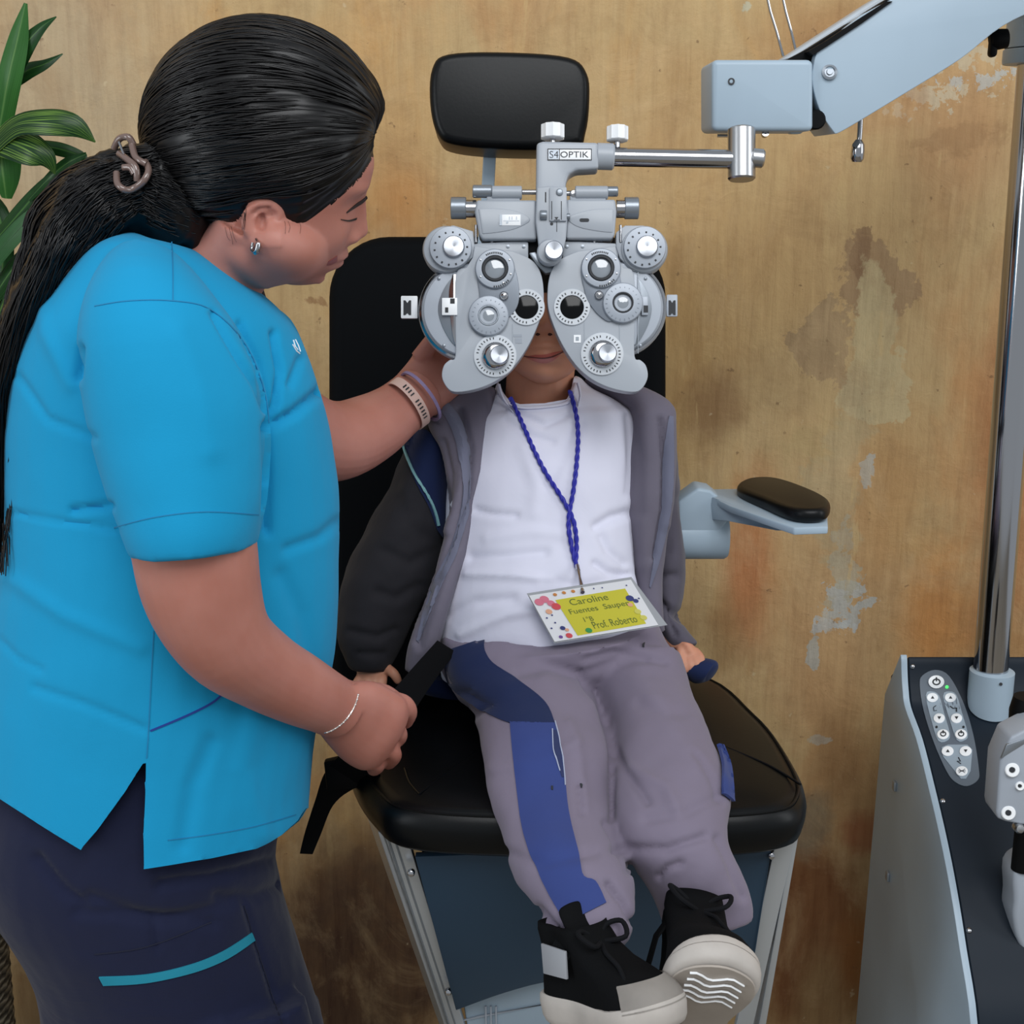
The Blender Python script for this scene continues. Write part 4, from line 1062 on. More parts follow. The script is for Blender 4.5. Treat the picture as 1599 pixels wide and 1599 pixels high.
relax(wme, jowl, 60)
relax(wme, lambda co: (lambda q: ((q[0]-368)/40)**2+((q[1]-425)/40)**2 < 1)(proj(co)), 8)
sculpt(wme, [([(410, 340), (408, 352)], 6, .0055), ([(396, 334), (404, 326), (420, 325)], 2.5, .002)])
wbody = link('body', wme, M_skin, woman, smooth=180); wtree = bvh(wme)
M_brow = mat('dark_brow', '#2a1a17', .7); M_lip = mat('muted_red_lip', '#8a4440', .4); M_lash = mat('dark_lash', '#1d1210', .6)
bm = BM(); drape(bm, htree, spl([(541, 333), (558, 322), (566, 317), (573, 310)], 4), spl([(541, 331), (556, 318), (565, 312), (572, 306)], 4), 5, 20, .0002, .0006); obj('eyebrow', bm, M_brow, woman)
bm = BM(); drape(bm, htree, spl([(532, 343), (545, 346), (556, 343)], 4), spl([(532, 342), (545, 343.5), (557, 340)], 4), 3, 14, .0002, .0006); obj('eyelashes', bm, M_lash, woman)
bm = BM(); drape(bm, htree, spl([(506, 414), (516, 413), (526, 408)], 4), spl([(508, 411), (517, 405), (526, 399)], 4), 6, 14, .0002, .0006); obj('lips', bm, M_lip, woman)
# hair
hl = [(100, 460), (250, 410), (300, 392), (318, 372), (345, 358), (372, 338), (384, 322), (400, 312), (424, 313), (438, 324), (448, 342), (462, 351), (478, 343), (500, 325), (530, 303), (558, 275), (588, 225), (598, 195), (612, 120)]
bun = D(232, 262, 1.40)
whair = hair_cap('hair', htree, D(425, 235, 1.38), D(415, 208, 1.37), (.1225, .1115, .098), hl, .010, woman, M_hair, bun, 1700, seed=3)
# low twist of hair and the long wavy tail
tb = random.Random(5)
bm = BM()
limb(bm, [(315, 235, 335, 380, 1.42, .030), (268, 222, 300, 398, 1.40, .046), (232, 218, 262, 392, 1.39, .046), (202, 228, 232, 378, 1.385, .040), (165, 238, 207, 378, 1.38, .040), (125, 258, 177, 392, 1.37, .038), (92, 300, 140, 405, 1.36, .036), (62, 372, 104, 440, 1.35, .034), (38, 440, 72, 478, 1.35, .030), (8, 520, 42, 540, 1.36, .026), (-14, 640, 16, 640, 1.37, .022), (-18, 780, 10, 780, 1.38, .018), (-14, 880, 3, 880, 1.38, .008)], 24, 4)
tme = fuse('tail', bm, .004, 3); sculpt(tme, amp=.007, sc=34, stretch=(1, 1, .6)); ttree = bvh(tme)
tail = link('ponytail', tme, M_hair, whair, smooth=180)
bm = BM()
cl = [(330, 320), (290, 300), (250, 282), (222, 278), (195, 285), (160, 300), (130, 325), (100, 360), (75, 410), (50, 470), (25, 540), (5, 620), (-4, 720), (-6, 820), (-6, 900)]
wd = [58, 66, 62, 46, 48, 54, 58, 58, 46, 36, 28, 24, 20, 18, 14]
for s_ in range(900):
    u_ = tb.uniform(-1, 1); ph0 = tb.uniform(0, 6.28); fr_ = tb.uniform(1.6, 3.2); am = tb.uniform(2, 9); end = tb.uniform(.35, 1.0)
    n_ = 40; pts = []
    w0 = .030*math.sqrt(max(0, 1-u_*u_))*tb.uniform(.7, 1.15)
    start = tb.uniform(0, .55); lf_ = tb.uniform(0, .006)
    for k in range(n_+1):
        t = start+(end-start)*k/n_; f = t*(len(cl)-1); i = min(int(f), len(cl)-2); q = f-i
        x = cl[i][0]+(cl[i+1][0]-cl[i][0])*q; y = cl[i][1]+(cl[i+1][1]-cl[i][1])*q; w = wd[i]+(wd[i+1]-wd[i])*q
        dx, dy = cl[i+1][0]-cl[i][0], cl[i+1][1]-cl[i][1]; l = math.hypot(dx, dy); nx, ny = -dy/l, dx/l
        o_ = u_*w+am*math.sin(ph0+fr_*t*9)
        h_ = ttree.ray_cast(EYE, ray(x+nx*o_, y+ny*o_).normalized())[0]; dd_ = (h_-EYE).dot(FWD) if h_ else 1.365
        dp_ = dd_ if not pts else (dp_*.6+dd_*.4); pts.append(D(x+nx*o_, y+ny*o_, dp_-.0015-lf_*(.5+.5*math.sin(ph0*2+fr_*t*8))))
    tube(bm, pts, [.0011*(.5+.5*math.sin(PI*(k+.5)/len(pts))) for k in range(len(pts))], 4, cap=False)
obj('loose_waves', bm, M_hair, tail, smooth=180)
bm = BM()   # short wisps at the ear and the nape, fly-aways above
for s_ in range(46):
    if s_ < 36 and s_ % 7: continue
    if s_ < 16: x, y = 455+tb.uniform(-12, 14), 345; q = [(x, y), (x+tb.uniform(-6, 4), y+9), (x+tb.uniform(-16, 2), y+14+tb.uniform(0, 6))]
    elif s_ < 36: x, y = tb.uniform(318, 372), 366-(tb.uniform(0, 1))*4; q = [(x, y-10), (x+4, y+6), (x+tb.uniform(4, 16), y+tb.uniform(8, 18))]
    else: x, y = tb.uniform(384, 392), tb.uniform(322, 345); q = [(x-8, y-10), (x-6, y+2), (x-8, y+16)]
    tube(bm, [skinpt(wtree, a, b, .0012) for a, b in spl(q, 4)], .00014, 4, cap=False)
obj('wisps', bm, M_hair, whair, smooth=180)
# claw clip
M_clip = mat('taupe_acetate', '#6b5750', .25, coat=.6)
bm = BM()
def cp(x, y, w=0):
    h_ = ttree.ray_cast(EYE, ray(max(x, 192), max(y, 234)).normalized())[0]; dd_ = (h_-EYE).dot(FWD) if h_ else 1.34
    return D(x, y, dd_-.007-w)
for q in ([(178, 232, 0), (186, 217, .006), (200, 214, .008), (208, 226, .004)], [(182, 270, .002), (184, 288, .008), (200, 297, .010), (222, 285, .008), (232, 266, .004), (226, 252, .002)], [(186, 240, .002), (200, 250, .008), (212, 262, .010), (214, 282, .008)], [(192, 262, .006), (204, 262, .010), (210, 272, .010)], [(206, 226, .006), (212, 246, .008), (228, 256, .006)]):
    tube(bm, [cp(*k) for k in spl(q, 4)], .0034, 10)
obj('hair_clip', bm, M_clip, woman, label='taupe claw hair clip')
bm = BM(); tube(bm, [cp(186, 222, .010), cp(193, 240, .012)], .0013, 8); obj('clip_pin', bm, M_chrome, woman)
# earring
bm = BM(); tube(bm, [D(x, y, de-.004-w) for x, y, w in spl([(400, 373, .002), (403, 381, .006), (401, 391, .005), (397, 394, .003), (393, 389, .0), (395, 379, 0)], 4)], [.0012]*4+[.0028]*8+[.0016]*9, 10)
obj('earring', bm, M_chrome, woman)
# bracelets
def cuff(bm, a, b, Yc, rx, th, w, n=40, thick=.001, wob=0):
    """ring round a limb: a,b pixel ends of its visible diameter"""
    A, B = P(*a, Yc), P(*b, Yc); c = (A+B)/2; h = (B-A)/2
    ax = h.cross(FWD).normalized(); dp = FWD
    rings = []
    for (s, o_) in ((1, -w/2), (1+thick/h.length, -w/2), (1+thick/h.length, w/2), (1, w/2)):
        rings.append([bm.verts.new(c+ax*o_+h*math.cos(2*PI*k/n)*s+dp*(rx*math.sin(2*PI*k/n)*s)-ax*wob*math.sin(2*PI*k/n)) for k in range(n)])
    rings.append(rings[0])
    ring_faces(bm, rings, False)
bm = BM(); A, B = P(496, 1146, 1.375), P(559, 1062, 1.375); c = (A+B)/2; h = (B-A)/2; axv = h.cross(FWD).normalized()
if axv.x < 0: axv = -axv
pts = [skinpt(wtree, x, y, .0006) for x, y in spl([(551, 1060), (557, 1068), (559, 1085), (551, 1108), (536, 1128), (517, 1141), (499, 1146), (494, 1144)], 6) if wtree.ray_cast(EYE, ray(x, y).normalized())[0] is not None and (wtree.ray_cast(EYE, ray(x, y).normalized())[0]-D(530, 1105, 1.38)).length < .08]
e0, e1 = pts[0], pts[-1]; pts += [e1+(e0-e1)*t_+FWD*(.034+.045*math.sin(PI*t_)) for t_ in (.04, .2, .4, .6, .8, .96)]
M_silver = mat('silver_chain', '#e6e0da', .25, metal=.8)
tube(bm, pts+[pts[0]], .0009, 6, cap=False)
for p in pts[::2]: ellipsoid(bm, p, (RIGHT*.0016, UP*.0013, FWD*.0014), 8, 6)
obj('chain_bracelet', bm, M_silver, woman, label='thin silver chain bracelet on the near wrist')
def band(nm, a, b, Y, dep, w, m, bulge=.010, lab=None, th=.0018):
    bm = BM(); A, B = P(*a, Y), P(*b, Y); c = (A+B)/2; h = (B-A)/2; ax = h.cross(FWD).normalized()
    if ax.x < 0: ax = -ax
    n = 48; rings = []
    for s, o_ in ((1, -w/2), (1+th/h.length, -w/2), (1+th/h.length, w/2), (1, w/2)):
        rings.append([bm.verts.new(c+ax*(o_+bulge*math.sin(2*PI*k/n))+h*(s*math.cos(2*PI*k/n))-FWD*(dep*s*math.sin(2*PI*k/n))) for k in range(n)])
    rings.append(rings[0]); ring_faces(bm, rings, False)
    return obj(nm, bm, m, woman, lab), c, h, ax
wb, c, h, ax = band('watch_strap', (612, 598), (663, 663), 1.70, .034, .0125, mat('pale_pink_strap', '#d3b2a6', .55), .012, 'pale pink perforated watch strap')
bm = BM()
for k in range(11):
    a = math.radians(36+k*8.2); 
    if k == 6: continue
    p = c+ax*.012*math.sin(a)+h*(1.05*math.cos(a))-FWD*(.0362*math.sin(a)); nrm = (h.normalized()*math.cos(a)-FWD*math.sin(a)).normalized()
    T = nrm.cross(ax).normalized(); M3 = Matrix((ax, T, nrm)).transposed(); box(bm, p, .0055, .0017, .0012, M3)
obj('strap_slots', bm, M_ink, wb)
band('bead_bracelet', (630, 586), (684, 652), 1.712, .033, .0040, mat('lilac_beads', '#8f7fa8', .4, bump=(600, .8, .001)), .012, 'thin lilac bracelet beside the watch strap', .0028)
# tunic
M_tunic = weave('turquoise_cotton', '#0f93c4', scale=800, wrinkle=.25, sheen=.05, wscale=(7, 7, 5))
bm = BM()
limb(bm, [(212, 362, 268, 385, 1.41, .05), (165, 385, 322, 396, 1.41, .10), (118, 425, 390, 444, 1.41, .125), (62, 505, 450, 500, 1.41, .148), (34, 575, 480, 560, 1.41, .150), (22, 650, 505, 640, 1.41, .150), (18, 740, 521, 730, 1.41, .150), (17, 800, 526, 790, 1.41, .150), (10, 880, 527, 870, 1.41, .152), (-5, 960, 527, 960, 1.41, .155), (-18, 1050, 518, 1050, 1.41, .160), (-28, 1140, 494, 1140, 1.41, .165), (-30, 1230, 482, 1230, 1.41, .170), (-28, 1330, 476, 1320, 1.41, .172), (-20, 1420, 470, 1420, 1.41, .172)], 44, 4)
limb(bm, [(175, 430, 300, 430, 1.33, .06), (142, 480, 345, 478, 1.285, .075), (128, 545, 385, 530, 1.255, .082), (134, 620, 412, 600, 1.245, .084), (150, 700, 420, 680, 1.24, .083), (172, 775, 418, 765, 1.235, .082), (190, 820, 409, 812, 1.23, .080), (202, 848, 404, 836, 1.23, .079), (207, 862, 401, 852, 1.23, .079)], 36, 4)
limb(bm, [(330, 520, 430, 560, 1.50, .07), (400, 590, 490, 620, 1.56, .06), (440, 640, 508, 690, 1.58, .055)], 24, 4)   # far sleeve
limb(bm, [(330, 425, 405, 470, 1.50, .03), (340, 480, 452, 498, 1.50, .06), (380, 560, 482, 562, 1.49, .07)], 24, 4)
tun = fuse('tunic', bm, .0042, 5)
front = lambda c, n: n.dot(FWD) < .1
trim(tun, [(-90, 1190), (0, 1247), (60, 1287), (125, 1327), (152, 1296), (195, 1237), (228, 1185), (227, 1240), (224, 1300), (225, 1357), (330, 1340), (400, 1325), (440, 1304), (466, 1282), (478, 1262), (560, 1262), (560, 1700), (-90, 1700)], lambda c, n: n.dot(FWD) < .1 and c.y < 1.42)
trim(tun, [(-90, 1190), (0, 1247), (60, 1287), (125, 1327), (180, 1345), (225, 1357), (330, 1340), (400, 1325), (440, 1304), (466, 1282), (478, 1262), (560, 1262), (560, 1700), (-90, 1700)], lambda c, n: not (n.dot(FWD) < .1 and c.y < 1.42), 3)
0 and trim(tun, [(190, 863), (207, 860), (250, 852), (300, 848), (350, 847), (400, 851), (440, 858), (440, 1000), (190, 1000)], lambda c, n: c.y < 1.325 and proj(c)[1] > 845)
sculpt(tun, [([(334, 488), (375, 560), (400, 600), (414, 640)], 5, .006), ([(375, 505), (405, 570), (420, 640)], 5, .006), ([(428, 520), (439, 580), (432, 630), (417, 668)], 5, .009),
             ([(424, 664), (460, 645), (499, 611)], 7, .008), ([(416, 668), (420, 740), (418, 830)], 7, .008), ([(126, 545), (122, 590)], 5, .007), ([(28, 588), (72, 655), (146, 683)], 6, .003),
             ([(113, 797), (172, 790)], 5, .006), ([(17, 800), (100, 815), (180, 826)], 4, .003), ([(448, 858), (500, 838), (524, 815)], 8, .004), ([(0, 1000), (30, 1030), (64, 1046)], 5, .002),
             ([(54, 1074), (130, 1098), (225, 1138)], 7, .0025), ([(10, 900), (100, 960), (220, 1010)], 12, -.003), ([(440, 900), (470, 960), (490, 1040)], 14, .004), ([(330, 1160), (300, 1230), (285, 1320)], 14, .004),
             ([(400, 1120), (380, 1200), (410, 1300)], 18, -.004), ([(60, 440), (70, 520), (110, 600)], 12, -.003), ([(280, 520), (310, 600), (330, 700)], 22, -.003), ([(470, 560), (455, 600)], 6, .005)], amp=.0025, sc=6)
thicken(tun, .0014); tunic = link('tunic', tun, M_tunic, woman, smooth=60); ttr = bvh(tun)
M_seam = mat('tunic_seam', '#1178a6', .8); M_open = mat('pocket_edge', '#16388a', .8)
seams('seam', ttr, [[(268, 378), (270, 420), (270, 470)], [(148, 478), (200, 470), (270, 470), (330, 484), (385, 540), (413, 610), (420, 660)], [(240, 985), (236, 1060), (232, 1140), (229, 1184)], [(178, 824), (240, 808), (320, 799), (404, 804)],
                        [(262, 1312), (330, 1303), (400, 1290), (462, 1272)]], M_seam, tunic, .8, .0001, .0005)
seams('pocket_opening', ttr, [[(235, 1141), (290, 1118), (330, 1098), (348, 1083)]], M_open, tunic, 1.4)
bm = BM()
for q in ([(458, 531), (461, 541), (465, 546)], [(461, 530), (466, 540), (469, 549)], [(457, 538), (463, 548), (468, 552)]): tube(bm, [skinpt(ttr, a, b, .001) for a, b in q], .0008, 5)
obj('chest_embroidery', bm, M_white, tunic)
# dark undershirt at the neckline
bm = BM(); limb(bm, [(376, 440, 392, 448, 1.44, .03), (384, 462, 410, 470, 1.45, .04), (392, 490, 425, 500, 1.45, .04)], 16, 3); obj('undershirt', bm, mat('navy_undershirt', '#14182a', .8), woman)
# trousers
M_trou = weave('navy_trousers', '#131935', scale=900, wrinkle=.5, sheen=.1, wscale=(8, 8, 12))
bm = BM()
limb(bm, [(10, 1100, 470, 1100, 1.41, .135), (-15, 1200, 455, 1200, 1.41, .15), (-30, 1280, 440, 1280, 1.41, .155), (-22, 1350, 428, 1340, 1.41, .158), (2, 1400, 433, 1390, 1.41, .158), (30, 1440, 446, 1440, 1.41, .155), (58, 1495, 466, 1500, 1.41, .15), (70, 1550, 486, 1555, 1.41, .145), (76, 1610, 504, 1610, 1.41, .14), (84, 1680, 515, 1680, 1.42, .12)], 40, 4)
limb(bm, [(76, 1560, 480, 1560, 1.34, .07), (90, 1700, 500, 1700, 1.34, .075), (130, 1850, 440, 1850, 1.35, .07), (160, 2050, 390, 2050, 1.36, .06), (180, 2290, 360, 2290, 1.36, .055)], 28, 4)
limb(bm, [(110, 1560, 500, 1560, 1.48, .07), (130, 1700, 510, 1700, 1.48, .075), (170, 1850, 450, 1850, 1.49, .07), (200, 2000, 400, 2000, 1.50, .06), (220, 2140, 390, 2140, 1.50, .055)], 28, 4)
tr = fuse('trousers', bm, .005, 4)
sculpt(tr, [([(60, 1340), (100, 1390), (130, 1412)], 8, .006), ([(140, 1400), (220, 1430), (330, 1440)], 10, .005), ([(250, 1380), (330, 1370), (420, 1345)], 8, .006), ([(340, 1400), (400, 1400), (440, 1380)], 9, .006), ([(120, 1425), (260, 1435), (360, 1410)], 8, .005), ([(380, 1412), (400, 1470), (425, 1545), (445, 1600)], 5, .004), ([(240, 1440), (245, 1480)], 6, .003)], amp=.003, sc=9)
trousers = link('trousers', tr, M_trou, woman, smooth=180); trt = bvh(tr)
bm = BM(); drape(bm, trt, spl([(155, 1525), (230, 1521), (300, 1505), (350, 1484), (393, 1456)], 4), spl([(162, 1538), (230, 1534), (302, 1518), (354, 1497), (398, 1468)], 4), 5, 40, .0005, .0012)
obj('pocket_trim', bm, mat('teal_trim', '#12829a', .8), trousers, label='teal piping along the thigh pocket')
seams('seam', trt, [[(381, 1414), (398, 1470), (420, 1540), (440, 1599)], [(148, 1490), (230, 1478), (330, 1440)]], mat('navy_seam', '#10152c', .9), trousers, .8)
for Y, x0 in ((1.35, 250), (1.50, 290)):
    bm = BM(); p = P(x0, 2200, Y); p.z = 0
    for dz, s in ((0, 1),):
        o = spc([(-.10, -.02), (-.11, .0), (-.10, .03), (0, .042), (.10, .045), (.15, .02), (.15, -.01), (.10, -.04), (0, -.038)], 4)
        prism(bm, [Vector((p.x+a, Y+b, 0)) for a, b in o], Vector((0, 0, .07)), .02, 4)
    obj('clog', bm, M_dark, woman)
# ================================================================== child
child = empty('person', (.04, 1.66, .92), 'small child in a white shirt and grey tracksuit seated in the black chair', 'person')
cc = D(850, 481, 1.765)
CM = camM((0.02, -.03, 1), (1, 0, -.02), (0, 1, .03), cc)
bm = BM(); head_bm(bm, CM, .99, True); hm2 = fuse('ch', bm, .002, 1); ctr = bvh(hm2); bpy.data.meshes.remove(hm2)
bm = BM(); head_bm(bm, CM, .99, True)
limb(bm, [(792, 560, 900, 560, 1.80, .045), (790, 600, 896, 600, 1.79, .045), (785, 630, 902, 628, 1.79, .045), (760, 655, 930, 655, 1.79, .055)], 28, 4)
limb(bm, [(760, 645, 940, 645, 1.79, .05), (725, 680, 975, 680, 1.78, .06), (720, 800, 975, 800, 1.75, .07), (712, 920, 980, 920, 1.70, .075), (710, 1010, 1000, 1000, 1.68, .07)], 28, 4)
for x, y in ((756, 500), (944, 500)): ellipsoid(bm, D(x, y, 1.77), (RIGHT*.010, UP*.027, FWD*.016))
ptube(bm, [(715, 690, 1.79, 26), (665, 780, 1.79, 34), (620, 880, 1.77, 34), (590, 980, 1.73, 28), (583, 1040, 1.705, 24)], 18, 5)
ptube(bm, [(985, 690, 1.79, 26), (1035, 790, 1.80, 24), (1036, 890, 1.79, 22), (1036, 970, 1.765, 17), (1060, 1010, 1.74, 14)], 18, 5)
# hands resting on the seat edges
limb(bm, [(560, 1028, 606, 1046, 1.705, .014), (556, 1044, 604, 1060, 1.70, .014), (560, 1056, 600, 1070, 1.70, .010)], 18, 4)
for q in (((568, 1052, 1.70), (556, 1068, 1.69), (553, 1082, 1.685)), ((578, 1056, 1.695), (570, 1072, 1.685), (567, 1086, 1.68)), ((588, 1058, 1.695), (584, 1073, 1.685), (582, 1086, 1.68)), ((598, 1056, 1.70), (597, 1068, 1.69), (596, 1079, 1.685))): finger(bm, q, .0068, .0055)
finger(bm, [(604, 1044, 1.70), (615, 1052, 1.69), (621, 1062, 1.69)], .0075, .006)
limb(bm, [(1058, 1000, 1082, 1006, 1.735, .014), (1062, 1012, 1088, 1022, 1.73, .014), (1064, 1022, 1088, 1030, 1.725, .010)], 18, 4)
for q in (((1084, 1016, 1.73), (1093, 1025, 1.72), (1096, 1033, 1.715)), ((1078, 1020, 1.725), (1086, 1032, 1.715), (1090, 1040, 1.71)), ((1072, 1022, 1.725), (1077, 1034, 1.715), (1079, 1042, 1.71)), ((1066, 1022, 1.725), (1068, 1036, 1.715), (1070, 1046, 1.71))): finger(bm, q, .0066, .0052)
finger(bm, [(1064, 1010, 1.73), (1063, 1024, 1.72), (1066, 1036, 1.715)], .0072, .0056)
cme = fuse('body', bm, .0025, 2); cbody = link('body', cme, M_skin2, child, smooth=180); cbt = bvh(cme)
M_clip2 = mat('child_lip', '#a9564a', .4)
bm = BM(); drape(bm, ctr, spl([(820, 557), (836, 554), (848, 554), (862, 551), (880, 547)], 3), spl([(820, 557.5), (836, 557.5), (850, 558), (864, 555), (880, 548)], 3), 4, 24, .0001, .0006); obj('upper_lip', bm, M_clip2, child)
bm = BM(); drape(bm, ctr, spl([(822, 558.5), (836, 559), (850, 559.5), (864, 556.5), (878, 550)], 3), spl([(824, 559.5), (838, 565), (850, 567), (863, 563), (877, 551.5)], 3), 4, 24, .0001, .0006); obj('lower_lip', bm, mat('child_lower_lip', '#b8685a', .35), child)
seams('mouth_line', ctr, [[(818, 556), (835, 558), (850, 559), (865, 556), (882, 548)]], mat('mouth_dark', '#5a2a26', .6), child, .7, .0003, .0005)
for x in (840, 859):
    bm = BM(); drape(bm, cbt, [(x-3.5, 521.5), (x-1, 519.5), (x+3, 521)], [(x-3.5, 523), (x, 524.5), (x+3.5, 522.5)], 4, 6, .0001, .0004); obj('nostril', bm, mat('nostril', '#3d1c18', .8), child)
chair_hl = [(700, 430), (780, 445), (800, 432), (850, 424), (905, 432), (920, 445), (990, 430)]
hair_cap('hair', ctr, D(850, 470, 1.765), D(850, 455, 1.775), (.083, .098, .098), [(690, 470), (760, 470), (785, 448), (810, 436), (850, 452), (890, 436), (915, 448), (940, 470), (1010, 470)], .006, child, mat('child_hair', '#15100e', .45), D(850, 420, 1.85), 120, fade=25, seed=9)
# white shirt
M_shirt = weave('white_jersey', '#dcdcec', scale=1100, wrinkle=.35, sheen=.1, strength=.15, wscale=(8, 8, 8))
bm = BM()
limb(bm, [(776, 590, 905, 588, 1.795, .050), (768, 612, 925, 606, 1.795, .056), (738, 636, 968, 630, 1.79, .064), (706, 665, 998, 655, 1.785, .075), (700, 740, 998, 735, 1.76, .085), (695, 830, 990, 830, 1.73, .088), (690, 900, 992, 905, 1.70, .088), (686, 960, 1010, 950, 1.68, .088), (684, 1010, 1026, 985, 1.675, .086), (690, 1060, 1030, 1050, 1.69, .07)], 44, 4)
shi = fuse('shirt', bm, .004, 4)
trim(shi, [(700, 560), (772, 585), (778, 606), (792, 624), (812, 631), (850, 630), (885, 624), (893, 606), (896, 590), (930, 560)], lambda c, n: True)
sculpt(shi, [([(801, 640), (850, 664), (893, 645)], 5, .004), ([(790, 655), (825, 680), (862, 690)], 6, .003), ([(744, 797), (770, 803), (805, 805)], 6, .004), ([(735, 870), (790, 868), (850, 862)], 8, .005), ([(730, 896), (800, 898), (860, 905)], 7, -.005),
             ([(850, 905), (915, 915), (975, 900)], 8, .004), ([(932, 822), (955, 808), (978, 802)], 8, .007), ([(930, 880), (950, 893), (982, 897)], 6, .006), ([(940, 838), (950, 860), (975, 880)], 7, .005), ([(906, 665), (880, 710), (858, 755)], 9, .003), ([(820, 700), (840, 760), (835, 800)], 12, -.003),
             ([(980, 650), (983, 700), (980, 770)], 6, .004), ([(700, 960), (740, 940), (800, 935)], 8, .004), ([(720, 990), (790, 960), (850, 950)], 8, -.004), ([(760, 840), (830, 830), (900, 835)], 10, -.003)], amp=.003, sc=9)
thicken(shi, .0014); shirt = link('shirt', shi, M_shirt, child, smooth=60); sht = bvh(shi)
bm = BM(); q = spl([(778, 600, .0), (783, 612, .002), (796, 626, .003), (815, 633, .003), (850, 632, .003), (884, 626, .003), (893, 610, .002), (898, 596, 0)], 4)
tube(bm, [skinpt(sht, x, y+3, .001) for x, y, w in q], .0035, 8, flat=.5); obj('collar_band', bm, M_shirt, shirt)
for q in ([(779, 600), (786, 622), (806, 650)], [(902, 598), (906, 618), (900, 646)]):
    bm = BM(); ptube(bm, [(x, y, 1.735-.004*i, 4-i) for i, (x, y) in enumerate(q)], 10, 4, flat=.6); obj('collar_fold', bm, M_shirt, shirt)
# jacket
M_jack = weave('mauve_grey_tracksuit', '#6b6674', scale=1000, wrinkle=.4, sheen=.12, wscale=(8, 8, 6))
M_dsl = weave('charcoal_shaded_sleeve', '#29282d', scale=1000, wrinkle=.7, sheen=.05)  # dark sleeve colour that also has the woman's shade painted in
M_navy = weave('navy_stripe', '#17254c', scale=1000, wrinkle=.3, sheen=.1)
M_blue = weave('blue_stripe', '#32417a', scale=1000, wrinkle=.3, sheen=.1)
bm = BM()
limb(bm, [(672, 642, 776, 606, 1.775, .030), (668, 665, 772, 650, 1.755, .032), (684, 700, 766, 696, 1.735, .030), (696, 750, 757, 748, 1.715, .030), (700, 800, 744, 800, 1.700, .030), (688, 860, 728, 868, 1.675, .030), (664, 930, 706, 936, 1.645, .028), (641, 1000, 684, 1006, 1.635, .024), (634, 1046, 668, 1046, 1.635, .016)], 28, 4, 2.6)
limb(bm, [(905, 596, 985, 612, 1.80, .026), (962, 618, 1046, 645, 1.775, .034), (984, 656, 1053, 664, 1.76, .040), (980, 720, 1053, 722, 1.75, .042), (977, 790, 1049, 790, 1.735, .040), (984, 850, 1040, 850, 1.725, .036), (990, 910, 1034, 908, 1.715, .032), (1004, 965, 1036, 960, 1.70, .026), (1016, 985, 1040, 985, 1.70, .016)], 28, 4, 2.6)
limb(bm, [(690, 640, 1030, 640, 1.85, .03), (670, 720, 1030, 720, 1.85, .045), (690, 850, 1030, 850, 1.84, .05), (690, 1000, 1040, 990, 1.80, .05), (690, 1050, 1060, 1040, 1.78, .04)], 28, 4)
jk = fuse('jacket', bm, .004, 3)
sculpt(jk, [([(718, 640), (735, 700), (732, 780), (700, 860), (665, 930), (650, 1000)], 5, .009), ([(700, 640), (722, 690), (722, 750), (700, 830)], 6, -.005), ([(690, 690), (702, 740), (700, 800)], 6, .006), ([(755, 745), (740, 790), (716, 850)], 6, .005),
            ([(1030, 655), (1036, 720), (1034, 800), (1020, 870)], 4, .008), ([(1046, 660), (1048, 740), (1040, 820)], 6, -.004), ([(1010, 650), (1005, 760), (1005, 880)], 14, -.004), ([(690, 900), (670, 960), (655, 1010)], 5, .005), ([(985, 640), (1000, 720), (1000, 800)], 10, .004)], amp=.0025, sc=10)
jacket = link('jacket', jk, M_jack, child, smooth=180)
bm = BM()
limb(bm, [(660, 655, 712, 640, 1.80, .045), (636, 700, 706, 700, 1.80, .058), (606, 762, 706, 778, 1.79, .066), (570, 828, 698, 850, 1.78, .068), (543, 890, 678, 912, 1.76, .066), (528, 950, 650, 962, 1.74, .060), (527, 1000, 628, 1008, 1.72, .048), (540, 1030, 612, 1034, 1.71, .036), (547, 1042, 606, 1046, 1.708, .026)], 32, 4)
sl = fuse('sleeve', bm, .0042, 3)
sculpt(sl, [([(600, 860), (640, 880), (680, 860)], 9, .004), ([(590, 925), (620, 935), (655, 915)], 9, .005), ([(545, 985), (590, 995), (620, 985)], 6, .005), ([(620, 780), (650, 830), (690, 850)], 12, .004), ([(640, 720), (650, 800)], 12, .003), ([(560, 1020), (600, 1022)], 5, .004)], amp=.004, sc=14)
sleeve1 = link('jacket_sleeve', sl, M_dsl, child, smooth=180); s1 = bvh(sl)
bm = BM()
limb(bm, [(1000, 670, 1053, 676, 1.81, .045), (1008, 780, 1062, 788, 1.81, .050), (1014, 860, 1069, 860, 1.80, .050), (1010, 925, 1067, 922, 1.785, .046), (1022, 972, 1062, 962, 1.77, .040), (1034, 1002, 1080, 990, 1.755, .032), (1046, 1016, 1092, 1006, 1.745, .024)], 30, 4)
sl = fuse('sleeve', bm, .0042, 3)
sculpt(sl, [([(1015, 930), (1045, 955), (1068, 965)], 7, .009), ([(1030, 900), (1055, 900)], 7, .007), ([(1040, 960), (1055, 990)], 6, .007), ([(1055, 780), (1045, 860)], 10, .005)], amp=.003, sc=14)
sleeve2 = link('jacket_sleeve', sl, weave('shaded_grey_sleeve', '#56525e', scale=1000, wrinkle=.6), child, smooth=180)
jt = bvh(jk)
bm = BM(); drape(bm, s1, spl([(640, 668), (634, 695), (645, 740), (668, 790), (682, 828)], 4), spl([(668, 672), (690, 700), (702, 740), (704, 790), (698, 850)], 4), 8, 24, .001, .0015); obj('chest_stripe', bm, M_navy, sleeve1)
seams('piping', s1, [[(632, 694), (645, 730), (664, 768), (677, 800), (682, 820)]], mat('pale_aqua_piping', '#7fb0b5', .7), sleeve1, 1.6, .0032, .0015)
